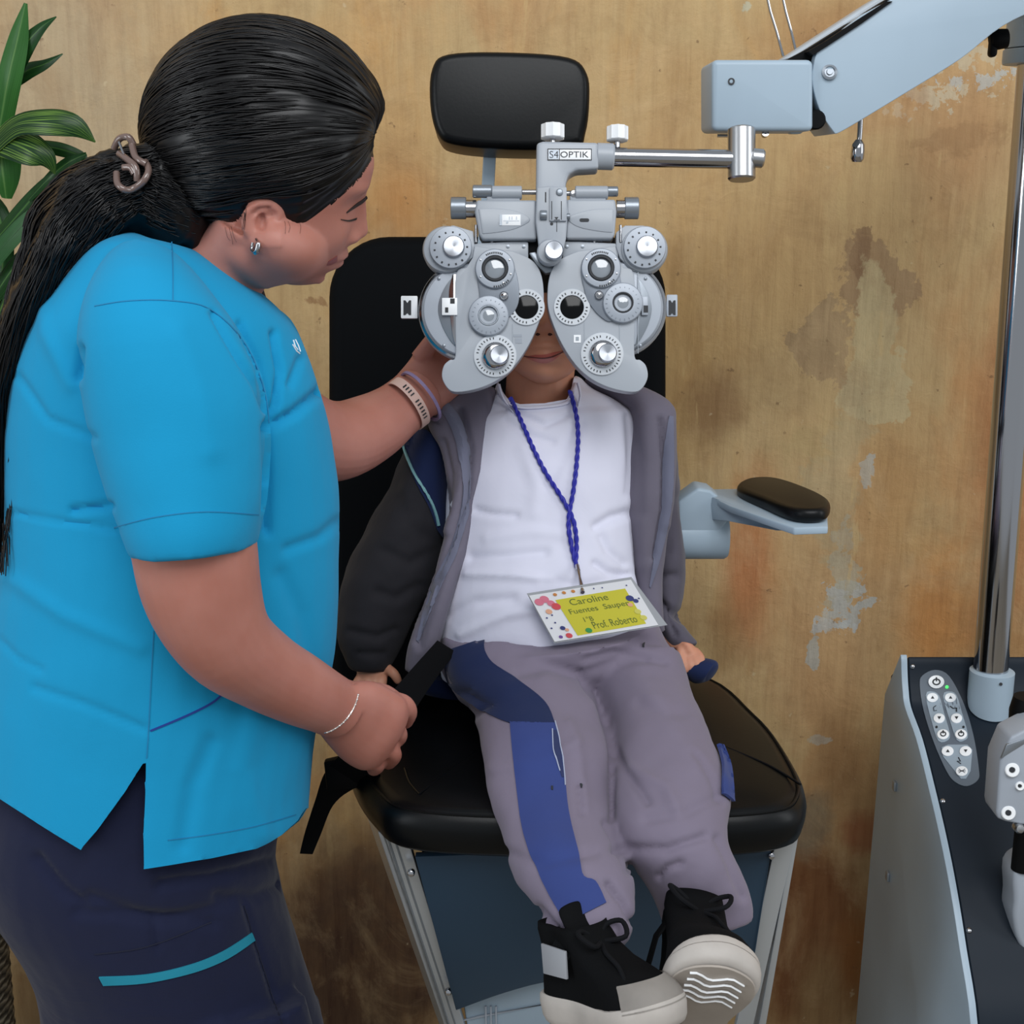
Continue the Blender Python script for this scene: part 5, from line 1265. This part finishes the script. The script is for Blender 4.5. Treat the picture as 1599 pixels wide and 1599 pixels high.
bm = BM(); drape(bm, jt, spl([(684, 636), (706, 668), (719, 720), (722, 775), (706, 845), (672, 925), (650, 1000)], 4), spl([(700, 630), (722, 664), (734, 716), (734, 778), (718, 850), (683, 930), (654, 1004)], 4), 5, 60, .0008, .0015); obj('jacket_edge', bm, weave('grey_blue_edge', '#6b6d80', wrinkle=.2), jacket)
bm = BM(); drape(bm, jt, spl([(1044, 650), (1036, 720), (1034, 790), (1022, 860), (1014, 915)], 4), spl([(1050, 651), (1051, 720), (1047, 790), (1032, 862), (1016, 918)], 4), 5, 40, .0008, .0015); obj('jacket_edge', bm, bpy.data.materials['grey_blue_edge'], jacket)
bm = BM(); limb(bm, [(1066, 1052, 1084, 1030, 1.725, .018), (1082, 1066, 1102, 1028, 1.72, .022), (1098, 1066, 1118, 1032, 1.715, .020), (1106, 1062, 1121, 1040, 1.71, .010)], 18, 4); obj('jacket_hem', bm, M_navy, jacket)
bm = BM(); limb(bm, [(640, 1052, 700, 1060, 1.70, .018), (640, 1068, 712, 1078, 1.70, .020), (655, 1080, 722, 1092, 1.70, .014)], 18, 4); obj('jacket_hem', bm, M_navy, jacket)
# tracksuit trousers
M_track = weave('mauve_grey_trousers', '#7a7182', scale=1000, wrinkle=.5, sheen=.12, wscale=(7, 7, 7))
bm = BM()
limb(bm, [(693, 988, 1022, 960, 1.660, .106), (688, 1022, 1042, 1000, 1.672, .110), (694, 1050, 1060, 1030, 1.68, .098), (715, 1085, 1070, 1070, 1.69, .085)], 40, 4)
limb(bm, [(696, 1020, 905, 1040, 1.64, .070), (703, 1068, 926, 1088, 1.59, .072), (738, 1118, 948, 1140, 1.53, .070), (752, 1175, 957, 1195, 1.47, .068), (764, 1240, 956, 1255, 1.42, .062), (784, 1310, 968, 1315, 1.36, .056), (806, 1372, 990, 1368, 1.30, .052), (840, 1420, 993, 1408, 1.27, .046), (848, 1456, 990, 1440, 1.245, .036), (872, 1490, 980, 1462, 1.24, .028)], 36, 4)
limb(bm, [(905, 1030, 1060, 1020, 1.65, .066), (926, 1085, 1082, 1088, 1.60, .070), (950, 1140, 1106, 1142, 1.54, .070), (956, 1195, 1130, 1195, 1.475, .068), (954, 1250, 1142, 1252, 1.415, .064), (966, 1318, 1137, 1312, 1.36, .058), (1004, 1376, 1156, 1362, 1.335, .046), (1030, 1425, 1172, 1400, 1.33, .032), (1042, 1458, 1176, 1436, 1.325, .024)], 36, 4)
tk = fuse('trk', bm, .0042, 3)
sculpt(tk, [([(905, 1050), (918, 1078), (940, 1110), (952, 1150), (956, 1210), (956, 1280)], 5, .006), ([(895, 1052), (860, 1042), (810, 1050)], 8, .004), ([(918, 1050), (960, 1034), (1010, 1026)], 8, .004), ([(915, 1032), (960, 1020), (1000, 1022), (1040, 1032)], 6, .005), ([(962, 1175), (985, 1215), (1010, 1252)], 7, .006),
            ([(1085, 1180), (1110, 1215), (1125, 1250)], 6, .005), ([(960, 1325), (1040, 1326), (1100, 1306)], 7, .006), ([(1026, 1372), (1040, 1356), (1062, 1348)], 5, .006), ([(1120, 1310), (1140, 1350), (1160, 1400)], 7, .006), ([(905, 1225), (908, 1270)], 5, .005), ([(890, 1130), (906, 1190), (912, 1260)], 9, -.004),
            ([(945, 1285), (965, 1320), (985, 1360)], 6, .007), ([(950, 1380), (975, 1410), (988, 1440)], 5, .008), ([(842, 1420), (868, 1452), (880, 1480)], 6, .008), ([(740, 1118), (760, 1100), (720, 1080)], 6, .006), ([(850, 1060), (920, 1100)], 14, -.004), ([(1000, 1060), (1050, 1130), (1090, 1190)], 20, -.004), ([(700, 1090), (735, 1110)], 5, .006), ([(770, 1200), (850, 1190), (900, 1160)], 9, -.003), ([(790, 1330), (850, 1350), (930, 1330)], 8, .004), ([(1010, 1280), (1070, 1270), (1130, 1240)], 9, .004), ([(1000, 1100), (1040, 1120), (1080, 1110)], 9, .003), ([(985, 1200), (1040, 1230), (1060, 1270)], 9, -.004)], amp=.0045, sc=10)
track = link('trousers', tk, M_track, child, smooth=180); tkt = bvh(tk)
bm = BM(); drape(bm, tkt, spl([(694, 1018), (695, 1040), (702, 1068), (735, 1098), (775, 1121), (798, 1130)], 4), spl([(757, 998), (757, 1015), (770, 1036), (805, 1060), (850, 1096), (866, 1130)], 4), 12, 36, .0008, .0012); obj('side_stripe', bm, M_navy, track, label='navy stripe over the hip')
bm = BM(); drape(bm, tkt, spl([(797, 1128), (804, 1200), (818, 1300), (848, 1376), (884, 1442)], 4), spl([(867, 1130), (880, 1200), (888, 1270), (904, 1335), (911, 1368), (930, 1376), (946, 1410)], 4), 12, 48, .0008, .0012); obj('side_stripe', bm, M_blue, track, label='blue stripe down the shin')
bm = BM(); drape(bm, tkt, spl([(1116, 1164), (1124, 1195), (1124, 1240)], 4), spl([(1124, 1166), (1136, 1200), (1140, 1252)], 4), 5, 16, .003, .003); obj('side_stripe', bm, M_blue, track)
seams('torn_edge', tkt, [[(866, 1128), (874, 1160), (880, 1200), (882, 1228)], [(862, 1140), (864, 1170), (874, 1205)]], mat('frayed_thread', '#9aa0b4', .9), track, .8, .002, .001)
bm = BM(); drape(bm, tkt, spl([(863, 1142), (864, 1172), (877, 1215)], 4), spl([(868, 1142), (875, 1175), (880, 1215)], 4), 4, 16, .002, .0006); obj('tear', bm, mat('tear_shadow', '#262f55', .9), track)
for x, y in ((862, 1232), (908, 1228), (1004, 1008)):
    bm = BM(); drape(bm, tkt, [(x-1.5, y-3), (x-1.5, y+3)], [(x+1.5, y-3), (x+1.5, y+4)], 3, 4, .0022, .0004); obj('snag', bm, M_ink, track)
# socks
bm = BM(); ptube(bm, [(925, 1420, 1.26, 40), (915, 1455, 1.245, 38), (905, 1490, 1.235, 34)], 20, 4); obj('sock', bm, M_blue, child)
bm = BM(); ptube(bm, [(1110, 1385, 1.345, 34), (1105, 1430, 1.33, 36), (1095, 1475, 1.31, 34)], 20, 4); obj('sock', bm, M_dark, child)
# shoes
M_suede = mat('black_suede', '#0a0b0d', .85, spec=.12, bump=(240, .5, .001), vary=30); M_toe = mat('scuffed_white_rubber', '#b9b2ab', .6, vary=40, bump=(120, .3, .0006)); M_sole = mat('dirty_outsole', '#aaa096', .7, vary=30, bump=(200, .3, .0006)); M_lace = mat('black_lace', '#101114', .9, spec=.15)
def shoe(origin, toe, up, L, W, mirror, label, zs=1.0, zf=1.0):
    t = Vector(toe).normalized(); u = Vector(up); u = (u-t*u.dot(t)).normalized(); s_ = t.cross(u)*(-1 if mirror else 1)
    t, u, s_ = CAM3@t, CAM3@u, CAM3@s_
    def W3(x, y, z): return origin + t*(x*L) + s_*(y*W) + u*(z*zf if z < .03 else .03*zf+(z-.03)*zs)
    out = spc([(-.03, 0), (-.02, .30), (.10, .42), (.35, .40), (.60, .47), (.80, .49), (.95, .36), (1.03, .05), (.98, -.28), (.85, -.46), (.65, -.48), (.40, -.38), (.10, -.38), (-.02, -.28)], 4)
    sh = BM()
    # upper: stacked outlines closing towards the instep
    def lay(z, f):
        return [sh.verts.new(W3(*f(x, y), z)) for x, y in out]
    rings = [lay(.018, lambda x, y: (x, y)), lay(.030, lambda x, y: (.02+x*.96, y*.98)), lay(.044, lambda x, y: (.02+x*.92, y*.93)), lay(.056, lambda x, y: (.02+x*.80, y*.84)), lay(.068, lambda x, y: (.01+x*.62, y*.76)), lay(.082, lambda x, y: (x*.50, y*.72)), lay(.100, lambda x, y: (-.02+x*.43, y*.72)), lay(.108, lambda x, y: (-.02+x*.42, y*.68))]
    ring_faces(sh, rings, False); rim = [sh.verts.new(W3(.02+x*.30, y*.5, .100)) for x, y in out]; ring_faces(sh, [rings[-1], rim], False); sh.faces.new(rim)
    up_ = obj('shoe', sh, M_suede, child, label, smooth=180)
    b = BM(); rr = []
    for z, sc_ in ((-.004, .90), (.000, .985), (.006, 1.03), (.018, 1.05), (.026, 1.035), (.028, 1.0)):
        rr.append([b.verts.new(W3(.5+(x-.5)*(1+(sc_-1)*.8), y*sc_, z+.012*max(0, x-.72)/.3+.004*max(0, .2-x))) for x, y in out])
    ring_faces(b, rr, True); obj('sole', b, M_toe, up_)
    b = BM(); rr = [[b.verts.new(W3(.5+(x-.5)*k, y*k, z+.010*max(0, x-.72)/.3)) for x, y in out] for k, z in ((.94, -.0035), (.93, -.0065), (.90, -.007))]; ring_faces(b, rr, True); obj('outsole', b, M_sole, up_)
    for j in range(5):
        b = BM(); pts = [W3(.60+.07*j+.03*math.sin(k*1.1+.6), -.30+.6*k/9, -.0072+.010*max(0, .60+.07*j-.72)/.3) for k in range(10)]; tube(b, pts, .0016, 6, flat=.7); obj('tread_ridge', b, M_white, up_)
    b = BM(); rr = []   # rubber toe cap wrap
    sel = [(x, y) for x, y in out if x > .80]
    sel.sort(key=lambda p: math.atan2(p[1], p[0]-.7))
    for z, f, g in ((.024, 1.02, 1.04), (.034, .995, .99), (.043, .96, .90), (.050, .90, .76)):
        rr.append([b.verts.new(W3(x*f, y*g, (z if zf == 1 else .024+(z-.024)*.45)+.010*max(0, x-.72)/.3)) for x, y in sel])
    ring_faces(b, rr, False, closed=False); bmesh.ops.solidify(b, geom=b.faces[:], thickness=-.002); obj('toe_cap', b, M_toe, up_)
    b = BM(); pts = [(.38, 0, .080), (.30, 0, .100), (.24, 0, .122), (.21, 0, .132)]
    V = []
    for x, y, z in pts:
        V.append([b.verts.new(W3(x+dx, yy, z+dz)) for yy, dx, dz in ((-.26, 0, -.004), (0, .02, .003), (.26, 0, -.004), (.24, -.04, -.006), (0, -.03, -.002), (-.24, -.04, -.006))])
    ring_faces(b, V, True); tg_ = obj('tongue', b, M_suede, up_, smooth=180); mo = tg_.modifiers.new('s', 'SUBSURF'); mo.levels = mo.render_levels = 2
    for j, (x, z) in enumerate(((.60, .0625), (.52, .070), (.44, .079))):
        b = BM(); tube(b, [W3(x+.02, -.30, z-.012), W3(x, -.12, z+.003), W3(x-.02, .12, z+.003), W3(x-.01, .30, z-.012)], .0028, 8); obj('lace', b, M_lace, up_)
    b = BM()
    for sg in (-1, 1): tube(b, [W3(*q_) for q_ in spl([(.44, 0, .088), (.40, sg*.18, .102), (.46, sg*.36, .104), (.54, sg*.26, .090), (.45, 0, .088)], 5)], .0026, 8)
    tube(b, [W3(*q_) for q_ in spl([(.45, 0, .088), (.56, .12, .080), (.68, .15, .068), (.78, .24, .054)], 5)], .0023, 8); obj('lace_bow', b, M_lace, up_)
    b = BM(); rr = []
    for yy, zz, x0 in ((-.50, .052, .22), (-.42, .075, .23), (-.20, .098, .27), (.05, .104, .29), (.28, .092, .27), (.42, .072, .23)):
        rr.append([b.verts.new(W3(x0+dx, yy, zz+dz)) for dx, dz in ((-.07, 0.002), (.09, -.006), (.09, -.003), (-.07, .005))])
    ring_faces(b, rr, True); st = obj('ankle_strap', b, M_suede, up_)
    return up_, W3
s1_, W3 = shoe(D(884, 1580, 1.385), (.60, .13, .78), (-.1, .93, -.04), .157, .080, False, 'black suede trainer seen from above, toe turned outward', .86)
b = BM(); prism(b, [W3(*q) for q in ((.14, .46, .056), (.36, .44, .054), (.34, .38, .084), (.10, .38, .088))], (W3(0, 1.04, 0)-W3(0, 1, 0)).normalized()*.003, .0008); obj('strap_tab', b, mat('silver_grey_tab', '#8f9196', .5), s1_)
s2_, W3 = shoe(D(1064, 1614, 1.375), (.171, .679, .706), (.107, .707, -.687), .148, .091, True, 'black suede trainer with its pale scuffed sole turned up', 1.45, .6)
# ================================================================== name badge
badge = empty('name_badge', P(907, 930, 1.58), 'handwritten yellow and white name card on a blue neck cord', 'badge')
M_cord = mat('royal_blue_cord', '#23269a', .6)
def onshirt(x, y, off=.004):
    r = ray(x, y).normalized(); h = sht.ray_cast(EYE, r); return (h[0] if h[0] else P(x, y, 1.70))-r*off
def cord(line, ph_=0, r=.0020):
    s = spl(line, 10); base = [onshirt(x, y, .0045) for x, y in s]
    # relax
    for _ in range(12): base = [base[0]]+[(base[i-1]+base[i]*2+base[i+1])/4 for i in range(1, len(base)-1)]+[base[-1]]
    dense = []
    for a, b_ in zip(base, base[1:]):
        for k in range(4): dense.append(a+(b_-a)*k/4)
    for st in (0, PI):
        pts = []; acc = 0
        for i, p in enumerate(dense):
            if i: acc += (p-dense[i-1]).length
            t = (dense[min(i+1, len(dense)-1)]-dense[max(i-1, 0)]).normalized(); n1 = t.cross(FWD).normalized(); n2 = t.cross(n1)
            a = acc/.0035+st+ph_; pts.append(p+n1*math.cos(a)*r*.62+n2*math.sin(a)*r*.62)
        tube(bm, pts, r, 6)
bm = BM(); cord([(797, 622), (810, 648), (828, 690), (850, 735), (874, 772), (888, 796), (896, 815), (900, 838), (900, 862), (899, 880)]); c1 = obj('neck_cord', bm, M_cord, badge)
bm = BM(); cord([(890, 612), (899, 642), (903, 680), (900, 730), (894, 775), (889, 800), (888, 825), (892, 850), (897, 872), (901, 886)], 1.5); obj('neck_cord', bm, M_cord, badge)
TL, TR, BR, BL = P(826, 930, 1.580), P(985, 905, 1.585), P(1028, 976, 1.570), P(866, 1002, 1.566)
nc = (TR-TL).cross(BL-TL).normalized()
if nc.dot(FWD) > 0: nc = -nc
def card(u, v, w=0): return (TL*(1-u)+TR*u)*(1-v)+(BL*(1-u)+BR*u)*v + nc*w
def cpoly(bm, pts, w0, w1): return prism(bm, [card(u, v, w1) for u, v in pts], -nc*(w1-w0))
bm = BM(); cpoly(bm, [(0, 0), (1, 0), (1, 1), (0, 1)], 0, .0012); crd = obj('card', bm, mat('printed_card', '#dcdcdf', .35, coat=.3), badge)
bm = BM(); cpoly(bm, [(-.01, -.05), (1.02, -.05), (1.08, 1.03), (-.01, 1.03)], -.0012, -.0004); obj('sleeve', bm, mat('clear_grey_vinyl', '#9c9ea2', .25, coat=.5), badge)
bm = BM(); cpoly(bm, [(.215, .17), (.90, .16), (.90, .93), (.235, .95)], .0012, .0016); yl = obj('yellow_field', bm, mat('yellow_paper', '#c3bb2a', .5), crd)
def ctext(s, u0, v0, u1, v1):
    b = text_bm(s, 1, .0, (1, 1)); 
    for v in b.verts:
        u_ = (u0+u1)/2+(u1-u0)*v.co.x; w_ = (v0+v1)/2-(v1-v0)*v.co.y; v.co = card(u_, w_, .0019)
    o = obj('handwriting', b, mat('pen_green', '#5c6a1e', .6) if 'pen_green' not in bpy.data.materials else bpy.data.materials['pen_green'], yl, smooth=None)
ctext('Caroline', .33, .20, .70, .33); ctext('Fuentes  Saupen', .28, .40, .86, .54); ctext('1°B', .37, .60, .46, .70); ctext('Prof. Roberto', .42, .72, .84, .87)
def dots(nm, c, lst):
    for u, v, r in lst:
        b = BM(); cpoly(b, [(u+r*math.cos(2*PI*k/12)*.62, v+r*math.sin(2*PI*k/12)*1.05) for k in range(12)], .0016, .0021); obj(nm, b, mat(c[0], c[1], .5) if c[0] not in bpy.data.materials else bpy.data.materials[c[0]], crd)
dots('pink_print', ('pink_ink', '#cf6f84'), [(.06, .16, .07), (.12, .12, .07), (.16, .22, .06)])
dots('red_print', ('red_ink', '#c8454c'), [(.19, .30, .07), (.16, .92, .05)])
dots('orange_print', ('orange_ink', '#c07a38'), [(.24, .06, .03), (.33, .05, .03), (.42, .05, .03)])
dots('navy_print', ('navy_ink', '#2a3270'), [(.05, .50, .015), (.11, .46, .015), (.10, .62, .015), (.04, .72, .015), (.97, .40, .015), (.93, .10, .012), (.62, .06, .012), (.70, .07, .012), (.14, .75, .04), (.89, .37, .06), (.93, .44, .04)])
dots('green_print', ('green_ink', '#2f8a45'), [(.36, .88, .05)])
dots('skin_print', ('peach_ink', '#d8a080'), [(.86, .50, .04), (.17, .80, .03), (.10, .38, .05)])
dots('pale_yellow_print', ('pale_yellow_ink', '#c9c25a'), [(.89, .66, .05), (.91, .80, .05)])
dots('purple_print', ('purple_ink', '#6a4890'), [(.08, .92, .03)])
bm = BM(); a = onshirt(901, 883, .006); b_ = card(.50, .10, .004)
tube(bm, [a, a+(b_-a)*.2], .0030, 10); tube(bm, [a+(b_-a)*.2, a+(b_-a)*.45, a+(b_-a)*.8, b_], [.0028, .0018, .0030, .0026], 10); obj('clasp', bm, M_chrome, badge)

# ================================================================== plants on the left
def leaf_mat(name, c1, c2, c3):
    n = N(name); uv = n.n('ShaderNodeUVMap'); sep = n.n('ShaderNodeSeparateXYZ', {0: uv.outputs[0]}); U, V = sep.outputs[0], sep.outputs[1]
    d = n.math('ABSOLUTE', n.math('SUBTRACT', U, .5))
    str_ = n.noise(1, n.n('ShaderNodeCombineXYZ', {0: n.math('ADD', n.math('MULTIPLY', d, 26), n.math('MULTIPLY', V, -6)), 1: n.math('MULTIPLY', V, 1.5)}).outputs[0], 2)
    base = n.mix(n.ramp(str_, [(.50, 0.), (.60, 1.)]), lin(c1), lin(c2))
    base = n.mix(n.ramp(d, [(.0, 1.), (.05, 0.)]), base, lin(c3))
    n.set(n.b.inputs['Base Color'], base); n.b.inputs['Roughness'].default_value = .38; n.b.inputs['Subsurface Weight'].default_value = .0
    return n.m
L1 = leaf_mat('leaf_green', '#1f4c22', '#2f6a2c', '#5f8f45'); L2 = leaf_mat('leaf_variegated', '#1b4724', '#8cb552', '#234f22'); L3 = leaf_mat('leaf_bright', '#3d7a35', '#4a8a3f', '#7aa860'); L4 = leaf_mat('leaf_stalk', '#356b37', '#3f7a42', '#2c5c2e')
def leaf(parent, rows, m, name='leaf', fold=.25):
    """rows (px,py,Y,halfwidth_px): blade along a spine with a folded midrib"""
    s = spl(rows, 6); bm = BM(); uvl = bm.loops.layers.uv.new('UVMap'); R_ = []
    pts = [P(a, b, c) for a, b, c, _ in s]
    for i, p in enumerate(pts):
        t = (pts[min(i+1, len(pts)-1)]-pts[max(i-1, 0)]).normalized(); w = max(s[i][3], .3)*proj(p)[2]/F
        sd = t.cross(FWD).normalized(); nn = sd.cross(t).normalized()
        if nn.dot(FWD) > 0: nn = -nn
        row = []
        for k in range(7):
            x = (k-3)/3; row.append(bm.verts.new(p+sd*w*x-nn*w*fold*abs(x)**1.5*1.0 + nn*w*fold*.3))
        R_.append(row)
    n = len(R_)
    for i in range(n-1):
        for k in range(6):
            f = bm.faces.new((R_[i][k], R_[i][k+1], R_[i+1][k+1], R_[i+1][k]))
            for lp, (a, b) in zip(f.loops, ((k, i), (k+1, i), (k+1, i+1), (k, i+1))): lp[uvl].uv = (a/6, b/(n-1))
    bmesh.ops.solidify(bm, geom=bm.faces[:], thickness=.0006)
    return obj(name, bm, m, parent, smooth=60, recalc=False)
plant = empty('potted_plant', (-1.01, 1.98, 0), 'tall leafy green plant behind the woman\'s dark ponytail', 'plant')
leaf(plant, [(-40, 330, 1.95, 6), (-5, 220, 1.93, 16), (12, 130, 1.90, 20), (28, 60, 1.90, 16), (40, 5, 1.90, 3)], L3)
leaf(plant, [(-20, 190, 1.96, 6), (8, 140, 1.93, 12), (34, 80, 1.91, 16), (62, 45, 1.90, 9), (88, 26, 1.90, 1)], L1)
leaf(plant, [(-40, 200, 1.99, 6), (0, 150, 1.97, 13), (20, 110, 1.96, 12), (50, 90, 1.95, 10), (97, 85, 1.95, 1)], L1) if False else None
leaf(plant, [(-30, 175, 1.97, 10), (5, 138, 1.95, 12), (40, 112, 1.94, 13), (70, 100, 1.94, 8), (98, 84, 1.95, 1)], L1)
leaf(plant, [(-30, 250, 1.90, 10), (20, 198, 1.86, 16), (70, 190, 1.84, 21), (115, 196, 1.84, 18), (149, 222, 1.85, 1)], L2)
leaf(plant, [(-30, 215, 1.92, 18), (10, 220, 1.88, 26), (45, 232, 1.86, 26), (72, 248, 1.86, 16), (86, 272, 1.87, 1)], L2)
leaf(plant, [(-40, 200, 1.95, 20), (-5, 210, 1.92, 30), (5, 270, 1.91, 26), (10, 310, 1.92, 8)], L3)
leaf(plant, [(45, 312, 1.90, 4), (75, 280, 1.88, 8), (105, 255, 1.88, 10), (135, 240, 1.88, 3)], L1)
leaf(plant, [(-20, 390, 1.95, 8), (20, 345, 1.92, 14), (55, 305, 1.90, 13), (85, 275, 1.89, 8), (120, 256, 1.90, 1)], L1)
leaf(plant, [(50, 225, 1.92, 8), (90, 232, 1.90, 11), (125, 243, 1.90, 8), (138, 252, 1.90, 1)], L1)
leaf(plant, [(-30, 430, 1.93, 14), (10, 380, 1.91, 15), (50, 340, 1.90, 14), (90, 318, 1.90, 10)], L4, 'leaf_stalk', .1)
leaf(plant, [(-20, 480, 1.95, 10), (20, 420, 1.93, 14), (50, 390, 1.92, 14), (80, 350, 1.92, 8)], L1)
leaf(plant, [(-20, 560, 1.95, 12), (10, 490, 1.93, 16), (35, 440, 1.92, 16), (70, 400, 1.92, 6)], L2)
leaf(plant, [(-25, 450, 1.97, 12), (10, 470, 1.95, 14), (40, 490, 1.95, 10), (60, 500, 1.95, 1)], L2)
leaf(plant, [(-30, 520, 1.97, 12), (5, 560, 1.95, 12), (14, 530, 1.95, 9), (18, 500, 1.95, 1)], L3)
leaf(plant, [(-30, 300, 1.99, 12), (0, 340, 1.97, 16), (4, 420, 1.97, 16), (-5, 520, 1.97, 10), (-20, 620, 1.98, 8)], L1)
for a in (-1.0, -1.04, -.98):
    bm = BM(); tube(bm, [Vector((a*.98, 1.98, .3)), Vector((a, 1.99, .8)), Vector((a*.99, 1.97, 1.3)), Vector((a, 1.95, 1.6))], [.016, .014, .011, .006], 10); obj('stem', bm, L4, plant)
bm = BM(); lathe(bm, (-1.01, 1.98, 0), (0, 0, 1), [(.10, 0), (.12, .01), (.14, .30), (.15, .31), (.135, .31), (.13, .27), (.02, .27)], 40); obj('pot', bm, mat('clay_pot', '#6a5a45', .8), plant)
# woven basket seen at the lower left edge
bx_ = P(-75, 1480, 1.74); bas = empty('woven_basket', (bx_.x, 1.74, 0), 'grey-brown woven basket at the lower left edge beside the trousers', 'basket')
wv = N('wicker'); v_ = wv.obj(); w1 = wv.n('ShaderNodeTexWave', {'Vector': v_, 'Scale': 26, 'Distortion': 2.5, 'Detail': 2}, bands_direction='Z')
wv.set(wv.b.inputs['Base Color'], wv.ramp(w1.outputs[1], [(.2, '#3a342a'), (.7, '#7d7565')])); wv.b.inputs['Roughness'].default_value = .8; wv.bump(w1.outputs[1], .8, .006)
bm = BM(); zt_ = P(0, 1372, 1.70).z; R0 = abs(P(9, 1480, 1.74).x-bx_.x)
n = 60; rings = []; nn_ = 70
for j in range(nn_):
    z = zt_*j/(nn_-1)
    rings.append([bm.verts.new((bx_.x+math.cos(2*PI*k/n)*(R0*(.86+.14*z/zt_)+.0022*math.sin(j*PI+k*PI*.5)), 1.74+math.sin(2*PI*k/n)*(R0*(.86+.14*z/zt_)+.0022*math.sin(j*PI+k*PI*.5)), z)) for k in range(n)])
ring_faces(bm, rings, True); obj('basket_wall', bm, wv.m, bas, smooth=60)
bm = BM(); tube(bm, [Vector((bx_.x+R0*math.cos(2*PI*k/40), 1.74+R0*math.sin(2*PI*k/40), zt_)) for k in range(41)], .008, 8, cap=False); obj('rim', bm, wv.m, bas)
